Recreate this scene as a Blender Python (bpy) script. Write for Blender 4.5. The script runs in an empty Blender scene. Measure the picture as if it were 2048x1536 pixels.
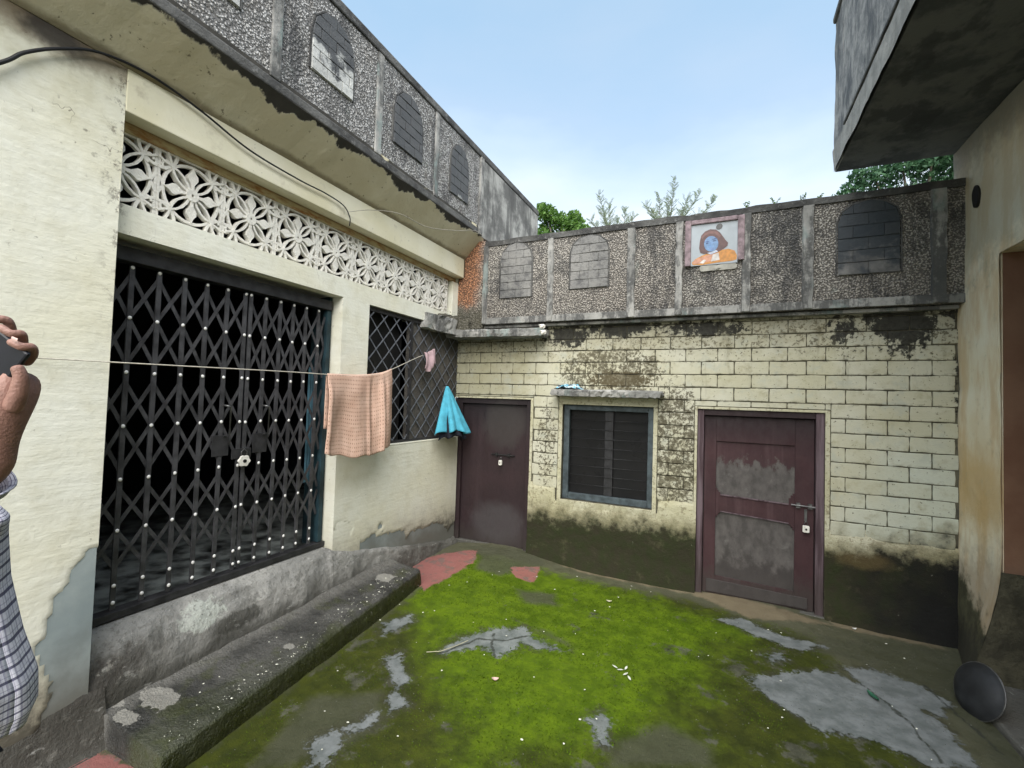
import bpy, math, random
import numpy as np
from mathutils import Vector, Matrix
random.seed(7); rng = np.random.default_rng(7)
SC = bpy.context.scene
COL = SC.collection
pi = math.pi

# ------------------------------------------------------------------ camera
cam = bpy.data.cameras.new('camera'); cam_o = bpy.data.objects.new('camera', cam); COL.objects.link(cam_o)
CR = Vector((0.90737384, 0.41915618, 0.03131787)); CU = Vector((-0.0142954, -0.04369132, 0.9989428)); CF = Vector((-0.42008136, 0.90686227, 0.03365236))
M = Matrix(((CR.x, CU.x, -CF.x, 2.9045), (CR.y, CU.y, -CF.y, -4.7482), (CR.z, CU.z, -CF.z, 1.80), (0, 0, 0, 1)))
cam_o.matrix_world = M
cam.sensor_fit = 'HORIZONTAL'; cam.sensor_width = 36; cam.lens = 36*903.3/2048
cam.clip_start = .05; cam.clip_end = 2000
SC.camera = cam_o

# ------------------------------------------------------------------ sky, sun, exposure
SUN_DIR = Vector((.24, -.62, .73)).normalized()
SUN_EL = math.asin(SUN_DIR.z); SUN_AZ = math.atan2(SUN_DIR.x, SUN_DIR.y)
w = bpy.data.worlds.new('World'); SC.world = w; w.use_nodes = True
nt = w.node_tree; nt.nodes.clear()
out = nt.nodes.new('ShaderNodeOutputWorld'); bg = nt.nodes.new('ShaderNodeBackground')
sky = nt.nodes.new('ShaderNodeTexSky'); sky.sky_type = 'NISHITA'; sky.sun_disc = False
sky.sun_elevation = SUN_EL; sky.sun_rotation = SUN_AZ; sky.air_density = 1.0; sky.dust_density = 1.6; sky.ozone_density = 1.0; sky.altitude = 200
tc = nt.nodes.new('ShaderNodeTexCoord'); sep = nt.nodes.new('ShaderNodeSeparateXYZ'); nt.links.new(tc.outputs['Generated'], sep.inputs[0])
mp = nt.nodes.new('ShaderNodeMapping'); mp.inputs['Scale'].default_value = (1.0, 1.0, 2.6); nt.links.new(tc.outputs['Generated'], mp.inputs[0])
cn = nt.nodes.new('ShaderNodeTexNoise'); cn.inputs['Scale'].default_value = 1.7; cn.inputs['Detail'].default_value = 7; cn.inputs['Roughness'].default_value = .52
nt.links.new(mp.outputs[0], cn.inputs['Vector'])
def wm(op, a, b=None, cl=False):
    n = nt.nodes.new('ShaderNodeMath'); n.operation = op; n.use_clamp = cl
    for i, x in enumerate((a, b)):
        if x is None: continue
        if isinstance(x, (int, float)): n.inputs[i].default_value = x
        else: nt.links.new(x, n.inputs[i])
    return n.outputs[0]
# overcast-bright veil: thicker towards the horizon, broken by soft noise
veil = wm('SUBTRACT', 1.12, wm('MULTIPLY', sep.outputs[2], 1.25))
veil = wm('ADD', veil, wm('MULTIPLY', wm('SUBTRACT', cn.outputs[0], .5), .7))
veil = wm('MAXIMUM', wm('MULTIPLY', veil, 1.0, True), .45)
vc = nt.nodes.new('ShaderNodeMix'); vc.data_type = 'RGBA'; vc.clamp_factor = True
nt.links.new(wm('MULTIPLY', wm('ADD', wm('SUBTRACT', sep.outputs[2], .24), wm('MULTIPLY', wm('SUBTRACT', .52, cn.outputs[0]), .5)), 2.1, True), vc.inputs[0]); vc.inputs[6].default_value = (4.9, 5.05, 4.95, 1); vc.inputs[7].default_value = (2.55, 3.85, 4.7, 1)
mixc = nt.nodes.new('ShaderNodeMix'); mixc.data_type = 'RGBA'; mixc.clamp_factor = True
nt.links.new(veil, mixc.inputs[0]); nt.links.new(sky.outputs[0], mixc.inputs[6]); nt.links.new(vc.outputs[2], mixc.inputs[7])
nt.links.new(mixc.outputs[2], bg.inputs[0]); bg.inputs[1].default_value = .05; nt.links.new(bg.outputs[0], out.inputs[0])
sl = bpy.data.lights.new('sun', 'SUN'); sl.energy = 1.5; sl.angle = math.radians(75); sl.color = (1, .965, .91)
so = bpy.data.objects.new('sun', sl); COL.objects.link(so); so.rotation_euler = (-SUN_DIR).to_track_quat('-Z', 'Y').to_euler(); so.location = (4, -6, 9)
SC.view_settings.view_transform = 'Standard'; SC.view_settings.look = 'None'; SC.view_settings.gamma = 1; SC.view_settings.use_curve_mapping = False
SC.view_settings.exposure = 2.42

# ------------------------------------------------------------------ node helper
class S:
    def __init__(s, g, o): s.g = g; s.o = o
    def _b(s, op, x, r=False): return s.g.m(op, x, s) if r else s.g.m(op, s, x)
    def __add__(s, x): return s._b('ADD', x)
    def __radd__(s, x): return s._b('ADD', x)
    def __sub__(s, x): return s._b('SUBTRACT', x)
    def __rsub__(s, x): return s._b('SUBTRACT', x, True)
    def __mul__(s, x): return s._b('MULTIPLY', x)
    def __rmul__(s, x): return s._b('MULTIPLY', x)
    def __truediv__(s, x): return s._b('DIVIDE', x)
class G:
    def __init__(g, name, rough=.85, spec=.35):
        g.mat = bpy.data.materials.new(name); g.mat.use_nodes = True; g.nt = g.mat.node_tree
        g.b = g.nt.nodes['Principled BSDF']; g.b.inputs['Roughness'].default_value = rough; g.b.inputs['Specular IOR Level'].default_value = spec
        geo = g.nt.nodes.new('ShaderNodeNewGeometry'); g.P = geo.outputs['Position']
        sp = g.nt.nodes.new('ShaderNodeSeparateXYZ'); g.nt.links.new(g.P, sp.inputs[0])
        g.X, g.Y, g.Z = (S(g, sp.outputs[i]) for i in range(3))
    def link(g, a, inp):
        if isinstance(a, S): g.nt.links.new(a.o, inp)
        elif isinstance(a, (int, float)): inp.default_value = a
        elif isinstance(a, tuple): inp.default_value = (*a, 1) if len(a) == 3 and inp.type == 'RGBA' else a
        else: g.nt.links.new(a, inp)
    def m(g, op, a, b=None, c=None):
        n = g.nt.nodes.new('ShaderNodeMath'); n.operation = op
        for i, x in enumerate((a, b, c)):
            if x is not None: g.link(x, n.inputs[i])
        return S(g, n.outputs[0])
    def mx(g, a, b): return g.m('MAXIMUM', a, b)
    def mn(g, a, b): return g.m('MINIMUM', a, b)
    def vec(g, sx=1, sy=1, sz=1, v=None, off=(0, 0, 0)):
        n = g.nt.nodes.new('ShaderNodeMapping'); g.nt.links.new(v or g.P, n.inputs[0]); n.inputs['Scale'].default_value = (sx, sy, sz); n.inputs['Location'].default_value = off
        return n.outputs[0]
    def noise(g, sc, det=4, ro=.55, v=None, dist=0):
        n = g.nt.nodes.new('ShaderNodeTexNoise'); n.inputs['Scale'].default_value = sc; n.inputs['Detail'].default_value = det; n.inputs['Roughness'].default_value = ro; n.inputs['Distortion'].default_value = dist
        g.nt.links.new(v or g.P, n.inputs['Vector']); return S(g, n.outputs[0])
    def vor(g, sc, feat='F1', v=None, rnd=1, col=False):
        n = g.nt.nodes.new('ShaderNodeTexVoronoi'); n.feature = feat; n.inputs['Scale'].default_value = sc; n.inputs['Randomness'].default_value = rnd
        g.nt.links.new(v or g.P, n.inputs['Vector']); return S(g, n.outputs['Color' if col else 'Distance'])
    def ss(g, x, a, b, lo=0, hi=1):
        n = g.nt.nodes.new('ShaderNodeMapRange'); n.interpolation_type = 'SMOOTHSTEP'; g.link(x, n.inputs[0])
        if a > b: a, b, lo, hi = b, a, hi, lo
        n.inputs[1].default_value = a; n.inputs[2].default_value = b; n.inputs[3].default_value = lo; n.inputs[4].default_value = hi
        return S(g, n.outputs[0])
    def mix(g, f, a, b):
        n = g.nt.nodes.new('ShaderNodeMix'); n.data_type = 'RGBA'; n.clamp_factor = True
        g.link(f, n.inputs[0]); g.link(a, n.inputs[6]); g.link(b, n.inputs[7]); return S(g, n.outputs[2])
    def blob(g, a, b, ca, cb, ra, rb):
        u = (a-ca)/ra; v = (b-cb)/rb
        return 1-g.m('SQRT', u*u+v*v)
    def attr(g, name):
        n = g.nt.nodes.new('ShaderNodeAttribute'); n.attribute_name = name; return S(g, n.outputs['Fac'])
    def uv(g):
        n = g.nt.nodes.new('ShaderNodeUVMap'); return n.outputs[0]
    def objrnd(g):
        n = g.nt.nodes.new('ShaderNodeObjectInfo'); return S(g, n.outputs['Random'])
    def fin(g, col, rough=None, height=None, dist=.01, st=1.0, metal=None):
        g.link(col, g.b.inputs['Base Color'])
        if rough is not None: g.link(rough, g.b.inputs['Roughness'])
        if metal is not None: g.b.inputs['Metallic'].default_value = metal
        if height is not None:
            n = g.nt.nodes.new('ShaderNodeBump'); n.inputs['Distance'].default_value = dist; n.inputs['Strength'].default_value = st
            g.link(height, n.inputs['Height']); g.nt.links.new(n.outputs[0], g.b.inputs['Normal'])
        return g.mat
def plain(name, col, rough=.7, var=.25, sc=9, metal=0, spec=.35, bump=0):
    g = G(name, rough, spec); n = g.noise(sc, 5)
    c = g.mix(g.ss(n, .3, .7), tuple(x*(1-var) for x in col), tuple(min(1, x*(1+var)) for x in col))
    return g.fin(c, rough, g.noise(sc*6, 3) if bump else None, bump or .01, metal=metal)

# ------------------------------------------------------------------ materials
def m_cream():
    g = G('cream_limewash')
    n = g.noise(1.3, 5); n2 = g.noise(7, 6, .6); n3 = g.noise(45, 3)
    c = g.mix(g.ss(n, .35, .65), (.73, .71, .57), (.76, .76, .67))
    c = g.mix(g.ss(n2, .42, .75)*.35, c, (.50, .47, .33))
    # eave shade and dirt painted together as a darker top, plus the junction stain
    top = g.ss(g.Z+(n2-.5)*.5, 2.9, 3.55)
    c = g.mix(top*.45, c, (.40, .37, .22))
    jn = g.ss(g.Z+(n2-.5)*.12, 3.38, 3.46)*g.ss(g.Y, -3.45, -3.6)
    c = g.mix(jn*.8, c, (.12, .09, .05))
    sp = g.ss(g.noise(26, 6, .7), .61, .70)*g.ss(g.noise(2.2, 3), .42, .62)
    c = g.mix(sp*.75, c, (.10, .09, .07))
    ed = g.ss(g.m('ABSOLUTE', g.Y+3.53+(n2-.5)*.14), .10, .0)*g.ss(g.noise(17, 6, .75), .5, .62)*g.ss(g.Z, 1.7, 2.9)
    c = g.mix(ed*.8, c, (.13, .11, .09))
    # black leak blotch under the roof edge at the camera end
    bl = g.ss(g.blob(g.Y, g.Z, -3.80, 3.42, .17, .10)+(n2-.5)*.9, .1, .6)
    c = g.mix(g.ss(g.blob(g.Y, g.Z, -3.76, 3.45, .42, .16)+(n2-.5)*1.0, .0, .5)*.7, c, (.12, .085, .05))
    c = g.mix(bl*.9, c, (.035, .03, .025))
    # damp rises from the floor
    low = g.ss(g.Z+(n2-.5)*.55, .72, .30)
    c = g.mix(low*.75, c, (.30, .27, .20))
    low2 = g.ss(g.Z+(g.noise(11, 7, .75)-.5)*.7, .48, .22)
    c = g.mix(low2*.9, c, (.07, .065, .05))
    # hairline cracks near the top
    cr = g.ss(g.m('ABSOLUTE', g.noise(3.2, 4, .6, g.vec(1, 1, .8))-.5), .0035, .0012)*g.ss(g.noise(1.9, 2), .54, .60)*g.ss(g.Z, 2.4, 2.9)
    c = g.mix(cr*.7, c, (.14, .12, .09))
    br = g.noise(4, 6, .6, g.vec(1, 1.2, 7))
    return g.fin(c, g.ss(n2, .3, .7, .75, .92), n2*.5+n3*.2+br*.5, .012, .6)
def m_cream_beam():
    g = G('cream_beam')
    n2 = g.noise(8, 6, .6)
    c = g.mix(g.ss(g.noise(2, 4), .35, .65), (.66, .62, .44), (.74, .71, .56))
    c = g.mix(g.ss(n2, .55, .8)*.5, c, (.26, .21, .12))
    c = g.mix(g.ss(g.noise(30, 4, .7), .66, .72)*.7, c, (.08, .07, .05))
    return g.fin(c, .88, n2, .012, .5)
def m_rust():
    g = G('rusty_stained_recess')
    n2 = g.noise(6, 6, .65, g.vec(1, 1.2, 4))
    c = g.mix(g.ss(n2, .3, .62), (.30, .13, .035), (.52, .44, .26))
    c = g.mix(g.ss(g.Z+(n2-.5)*.06, 3.215, 3.245)*.8, c, (.16, .07, .02))
    return g.fin(c, .9, n2, .01, .5)
def m_soffit():
    g = G('eave_soffit')
    n2 = g.noise(7, 7, .65)
    c = g.mix(g.ss(g.noise(2.2, 5), .35, .65), (.55, .50, .35), (.63, .59, .44))
    c = g.mix(g.ss(g.noise(22, 5, .7), .62, .7)*.8, c, (.10, .08, .05))
    e = g.ss(g.X+(g.noise(3.0, 6, .62, g.vec(.3, 1, 1))-.5)*.26, .284, .296)
    c = g.mix(e, c, g.mix(n2, (.02, .02, .018), (.07, .065, .055)))
    i = g.ss(g.X+(n2-.5)*.05, .115, .085)
    c = g.mix(i*.7, c, (.13, .10, .05))
    return g.fin(c, .92, n2-e*.6, .015, .7)
def m_cement():
    g = G('blue_grey_cement')
    n = g.noise(3, 6, .6); n2 = g.noise(28, 4)
    c = g.mix(g.ss(n, .3, .7), (.25, .30, .31), (.36, .41, .41))
    c = g.mix(g.ss(g.Z+(n-.5)*.5, .62, .22), c, (.15, .15, .13))
    return g.fin(c, .85, n+n2*.2, .01, .4)
def m_brick(front):
    g = G('painted_brick_face' if front else 'painted_brick_joint')
    n = g.noise(2.1, 5, .6); n2 = g.noise(9, 7, .68); n3 = g.noise(38, 5, .7); n4 = g.noise(5, 6, .6, g.vec(1, 1, 1, off=(7, 0, 3)))
    base = g.mix(g.ss(n, .32, .66), (.50, .48, .35), (.56, .55, .45))
    # right-hand half has paler, chalkier paint
    base = g.mix(g.ss(g.X+(n-.5)*1.2, 3.7, 4.5)*g.ss(g.Z, 1.9, 1.2)*.8, base, (.52, .57, .50))
    if front: base = g.mix(g.objrnd()*.22, base, (.42, .40, .25))
    base = g.mix(g.ss(n2, .50, .74)*.55, base, (.30, .27, .16))
    base = g.mix(g.ss(g.X+(n-.5)*.6, 1.2, .6)*g.ss(g.Z, 1.7, 1.9)*.55, base, (.27, .25, .15))  # shadowy left corner above the first door painted into the bricks
    base = g.mix(g.ss(g.noise(4.5, 6, .7, g.vec(1, 1, 1, off=(11, 0, 5))), .52, .66)*.45, base, (.40, .43, .38))
    # specks of black mould
    fld = g.mx(g.ss(g.Z, 2.05, 2.5)*.75, g.ss(g.blob(g.X, g.Z, 2.5, 1.35, .34, .95), 0, .5))
    fld = g.mx(fld, g.ss(g.blob(g.X, g.Z, 1.85, 2.12, .75, .38), 0, .45))
    fld = g.mx(fld, g.ss(g.blob(g.X, g.Z, 1.15, 1.3, .18, .7), 0, .5)*.8)
    fld = g.mx(fld, .22)
    sp = g.ss(n3+(fld-.5)*.20, .56, .63)
    c = g.mix(sp*.85, base, (.07, .058, .035))
    mid = g.ss(n2+(fld-.6)*.35, .60, .72)
    c = g.mix(mid*.75, c, (.09, .08, .05))
    # black grime creeping along the joints
    fz = g.m('FRACT', (g.Z-.7157)/.12547+g.ss(n4, .3, .7)*.06-.03)
    jn = g.mx(g.ss(fz, .20, .0), g.ss(fz, .90, 1.0))*g.ss(g.noise(13, 6, .72, g.vec(1, 1, 1, off=(5, 2, 2))), .46, .62)
    c = g.mix(jn*g.ss(g.Z+(n-.5)*1.5, 1.2, 2.5, .45, .95), c, (.05, .045, .03))
    c = g.mix(g.ss(g.Z+(n2-.5)*.5, 2.15, 2.62)*.55, c, (.19, .17, .105))
    # solid black mould under the parapet
    bk = g.mx(g.blob(g.X, g.Z, 1.33, 2.50, .38, .16), g.blob(g.X, g.Z, 1.93, 2.56, .42, .13))
    bk = g.mx(bk, g.blob(g.X, g.Z, 4.27, 2.50, .26, .30)*1.3)
    bk = g.mx(bk, g.blob(g.X, g.Z, 2.75, 2.52, .40, .09))
    bk = g.mx(bk, g.blob(g.X, g.Z, 3.86, 2.42, .12, .20)*.8)
    bk = g.mx(bk, g.blob(g.X, g.Z, 4.66, 2.2, .09, 1.5)*.9)
    bk = bk+g.ss(g.Z, 2.36, 2.64)*.52-.28
    bks = g.ss(bk+(n2-.5)*2.6+(n3-.5)*1.6+(g.noise(6, 5, .6, g.vec(1, 1, .3))-.5)*1.2, .10, .42)
    c = g.mix(bks*.94, c, (.018, .018, .016))
    # brown wash above the window ledge
    br = g.ss(g.blob(g.X, g.Z, 1.95, 2.04, .42, .13)+(n3-.5)*1.8, .15, .45)
    c = g.mix(br*.8, c, (.085, .068, .035))
    # rising damp and moss at the foot
    edge = .70+g.ss(g.X, 4.0, 4.65)*.12-g.ss(g.X, 2.2, 1.0)*.03
    lo = g.ss(g.Z+(n4-.5)*.40+(n2-.5)*.38-edge, .05, -.16)
    grime = g.mix(g.ss(n2, .35, .65), (.028, .025, .014), (.020, .024, .009))
    grime = g.mix(g.ss(g.noise(6, 7, .7), .56, .72)*.5, grime, (.16, .14, .08))
    grime = g.mix(g.ss(g.X+(n-.5)*1.5, 3.9, 4.5), grime, (.008, .008, .007))
    c = g.mix(g.ss(g.Z+(n4-.5)*.5-edge, .12, -.02)*.55, c, (.24, .22, .13))
    c = g.mix(lo, c, grime)
    dr = g.ss(g.noise(7, 6, .7, g.vec(1, 1, .16)), .54, .68)*g.ss(g.Z+(n-.5)*1.2, 1.7, 2.6, .15, .8)
    c = g.mix(dr*.6, c, (.11, .10, .065))
    if not front: c = g.mix(.92, c, g.mix(g.ss(n2, .45, .6), (.085, .078, .05), (.028, .025, .017)))
    return g.fin(c, g.ss(n2, .3, .7, .78, .95), n2*.6+n3*.4+lo*n3*.8, .008, .8)
def m_render():   # plaster zone of the same wall without joints
    g = G('damp_wall_render')
    n = g.noise(2.1, 5, .6); n2 = g.noise(9, 7, .68); n3 = g.noise(38, 5, .7); n4 = g.noise(5, 6, .6, g.vec(1, 1, 1, off=(7, 0, 3)))
    c = g.mix(g.ss(n, .32, .66), (.48, .455, .30), (.55, .53, .40))
    c = g.mix(g.ss(n3+(n2-.5)*.5, .52, .62)*.6, c, (.17, .14, .08))
    edge = .66+g.ss(g.X, 3.7, 4.5)*.08-g.ss(g.X, 2.2, 1.0)*.03
    a = g.Z+(n4-.5)*.36+(n2-.5)*.34+(n3-.5)*.16-edge
    c = g.mix(g.ss(a, .10, -.06)*.7, c, (.20, .18, .10))
    lo = g.ss(a, .0, -.17)
    grime = g.mix(g.ss(n2, .35, .65), (.030, .027, .014), (.024, .030, .009))
    grime = g.mix(g.ss(g.noise(6, 7, .7), .55, .72)*.45, grime, (.13, .115, .065))
    grime = g.mix(g.ss(g.X+(n-.5)*1.5, 3.9, 4.5), grime, (.008, .008, .007))
    grime = g.mix(g.ss(g.blob(g.X, g.Z, 4.0, .55, .30, .12)+(n2-.5), .1, .6)*.5, grime, (.14, .10, .04))
    c = g.mix(lo, c, grime)
    w_ = g.ss(g.noise(14, 6, .7), .66, .70)
    c = g.mix(w_*.35, c, (.35, .34, .28))
    return g.fin(c, .9, n2*.7+n3*.5, .015, .9)
def m_pebble(orange=False):
    g = G('orange_pebbledash' if orange else 'grey_pebbledash')
    wv = g.noise(14, 3)
    v = g.vor(64, 'F1', g.vec(1, 1, 1)); ve = g.noise(78, 3, .75); n = g.noise(1.6, 6, .62); n2 = g.noise(7, 7, .7)
    pit = g.ss(ve+(v-.4)*.45, .48, .62)
    hi = g.mix(g.ss(n, .3, .7), (.42, .385, .34), (.50, .475, .43))
    hi = g.mix(g.ss(g.Z, 3.70, 3.74)*g.ss(n2, .25, .55), hi, (.64, .635, .62))
    if orange:
        oz = g.ss(g.X+(n2-.5)*.20-(g.Z-3.2)*.10, .37, .20)*g.ss(g.Z+(n2-.5)*.5, 2.80, 3.0)
        hi = g.mix(oz*.9, hi, (.66, .30, .15))
    c = g.mix(pit, hi, g.mix(.75, hi, (.035, .032, .03)))
    ad = g.ss(n2+(n-.5)*.9, .58, .78)
    if not orange:
        # soaked black mould patches
        s = g.ss(n2+(n-.5)*.6, .50, .68)*.75
        s = g.mx(s, g.ss(g.Z+(n2-.5)*.35, 3.52, 3.68)*.6)
        s = g.mx(s, g.ss(g.Z+(n2-.5)*.3, 2.80, 2.70)*.55)
        s = g.mn(s, 1)*g.ss(g.Z, 3.70, 3.74, 1, .55)
        c = g.mix(s*.8, c, (.045, .046, .048))
        stk = g.ss(g.noise(4, 6, .7, g.vec(1, 1, .22)), .50, .62)
        c = g.mix(stk*.62, c, (.045, .047, .051))
        lc = g.ss(g.noise(3.3, 6, .7, g.vec(1, 1, 1, off=(3, 3, 3))), .60, .68)
        c = g.mix(lc*.30, c, (.30, .34, .31))
    else:
        c = g.mix(g.ss(g.Z+(n2-.5)*.5, 3.0, 2.75)*.75, c, (.10, .095, .065))
    return g.fin(c, .95, v*-.8-pit*.9+n2*.3, .014, 1.0)
def m_ribs():
    g = G('mouldy_concrete_trim')
    n = g.noise(3, 6, .62); n2 = g.noise(13, 6, .7); st = g.noise(6, 5, .7, g.vec(1, 1, .2))
    c = g.mix(g.ss(n, .36, .62), (.20, .20, .19), (.36, .355, .335))
    c = g.mix(g.ss(st+(n2-.5)*.5, .46, .60)*.8, c, (.055, .056, .056))
    c = g.mix(g.ss(n2, .58, .72)*.5, c, (.38, .40, .38))
    c = g.mix(g.ss(g.noise(5, 5, .6, g.vec(1, 1, .4, off=(9, 1, 2))), .56, .64)*.5, c, (.20, .27, .26))
    return g.fin(c, .93, n2+n*.5, .012, .9)
def m_coping():
    g = G('black_mould_coping')
    n = g.noise(3, 6, .62); n2 = g.noise(18, 6, .7)
    c = g.mix(g.ss(n, .36, .66), (.045, .045, .045), (.12, .12, .115))
    c = g.mix(g.ss(n2, .56, .7)*.6, c, (.26, .26, .25))
    return g.fin(c, .95, n2+n*.5, .016, .9)
def m_blindbrick(dark):
    g = G('blind_window_brick_dark' if dark else 'blind_window_brick')
    n = g.noise(4, 6, .62); n2 = g.noise(16, 6, .7)
    c = g.mix(g.ss(n, .36, .62), (.10, .10, .10), (.22, .215, .205))
    if dark == 1:   # mould over the upper part, white limewash left below
        c = g.mix(g.ss(n2+n*.4, .5, .7), (.40, .41, .40), (.52, .53, .51))
        k = g.ss((g.Z-4.18)*2.2+(g.noise(6, 6, .65)-.5)*2.3+g.ss(g.Y, -2.2, -1.6)*.65, -.12, .12)
        c = g.mix(k*.93, c, (.045, .05, .058))
    elif dark == 2:
        k = g.ss((g.Z-3.0)*1.4+(g.noise(7, 6, .65)-.5)*1.6, -.05, .25)
        c = g.mix(k*.92, c, (.035, .045, .055))
    else:
        c = g.mix(g.ss(g.Z+(n2-.5)*.4, 3.4, 3.6)*.5, c, (.10, .10, .105))
        c = g.mix(g.ss(n2+(n-.5)*.5, .40, .54)*.35, c, (.30, .30, .285))
        c = g.mix(g.ss(n2, .5, .66)*.5, c, (.09, .09, .09))
    c = g.mix(g.objrnd()*.25, c, (.12, .12, .12))
    return g.fin(c, .93, n2+n*.5, .010, .8)
def m_roughplaster():
    g = G('streaked_grey_plaster')
    n = g.noise(2.4, 7, .68); st = g.noise(4, 6, .7, g.vec(1, 1, .18))
    c = g.mix(g.ss(n, .4, .6), (.12, .12, .115), (.34, .34, .32))
    c = g.mix(g.ss(st, .47, .6)*.7, c, (.07, .07, .068))
    return g.fin(c, .93, n, .02, .8)
def m_apron():
    g = G('worn_concrete_apron')
    n = g.noise(2.6, 6, .62); n2 = g.noise(15, 6, .7)
    c = g.mix(g.ss(n, .35, .65), (.22, .22, .21), (.36, .355, .335))
    c = g.mix(g.ss(g.noise(7, 6, .65), .53, .62)*.6, c, (.12, .12, .11))
    c = g.mix(g.ss(g.Z+(n2-.5)*.25, .42, .30)*.5, c, (.16, .155, .14))
    nr = g.ss(g.Y+(n2-.5)*.4, -3.1, -3.45)*g.ss(g.Z+(n2-.5)*.2, .46, .36)
    c = g.mix(nr*.85, c, g.mix(g.ss(g.noise(11, 5, .65), .58, .64), (.050, .045, .038), (.26, .25, .22)))
    c = g.mix(g.ss(g.Z+(n-.5)*.25, .30, .20)*.7, c, (.060, .058, .048))
    bl = g.ss(g.blob(g.Y, g.Z, -2.95, .40, .22, .13)+(n2-.5)*1.4, .3, .5)
    c = g.mix(bl*.75, c, (.52, .55, .50))
    dk = g.ss(g.blob(g.Y, g.Z, -2.75, .30, .3, .08)+(n2-.5)*1.2, .2, .5)
    c = g.mix(dk*.8, c, (.05, .048, .04))
    n5 = g.noise(42, 5, .7)
    c = g.mix(g.ss(n5+(n2-.5)*.5, .55, .68)*.55, c, (.08, .078, .068))
    c = g.mix(g.ss(g.noise(20, 5, .7, g.vec(1, .35, 1)), .60, .68)*.4, c, (.50, .50, .47))
    return g.fin(c, g.ss(n, .3, .7, .55, .85), n2*.7+n+n5*.4, .022, .9)
def m_step():
    g = G('wet_black_step')
    n = g.noise(2.6, 6, .62); n2 = g.noise(24, 5, .7); n3 = g.noise(95, 2, .6)
    c = g.mix(g.ss(n, .35, .65), (.026, .026, .024), (.095, .093, .086))
    gr = g.ss(g.noise(4, 6, .65, g.vec(1, 1, 1, off=(2, 5, 0))), .52, .62)
    c = g.mix(gr*.55, c, (.055, .062, .022))
    c = g.mix(g.ss(g.X+(n2-.5)*.12, .20, .08)*.7, c, (.17, .165, .15))
    c = g.mix(g.ss(g.Z+(n2-.5)*.05, .17, .09)*.5*g.ss(g.X, .3, .4), c, (.05, .065, .012))
    b = g.mx(g.blob(g.X, g.Y, .20, -3.27, .17, .09), g.blob(g.X, g.Y, .20, -3.42, .10, .055))
    b = g.mx(b, g.blob(g.X, g.Y, .25, -1.53, .11, .12)); b = g.mx(b, g.blob(g.X, g.Y, .05, -3.40, .08, .05))
    b = g.mx(b, g.blob(g.X, g.Y, .38, -2.62, .05, .04))
    bm = g.ss(b+(g.noise(16, 5, .6)-.5)*1.3, .28, .34)
    c = g.mix(bm*.8, c, (.30, .29, .26))
    fl = g.ss(g.noise(36, 5, .7), .68, .71)
    c = g.mix(fl*.6, c, (.30, .30, .28))
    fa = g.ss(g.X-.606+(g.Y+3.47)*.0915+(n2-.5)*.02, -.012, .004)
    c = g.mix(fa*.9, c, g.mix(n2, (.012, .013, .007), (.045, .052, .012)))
    r = g.ss(g.noise(9, 6, .7), .38, .60, .08, .5)+bm*.25
    return g.fin(c, r, n2*.8+n*.3+n3*.45, .022, 1.0)
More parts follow.
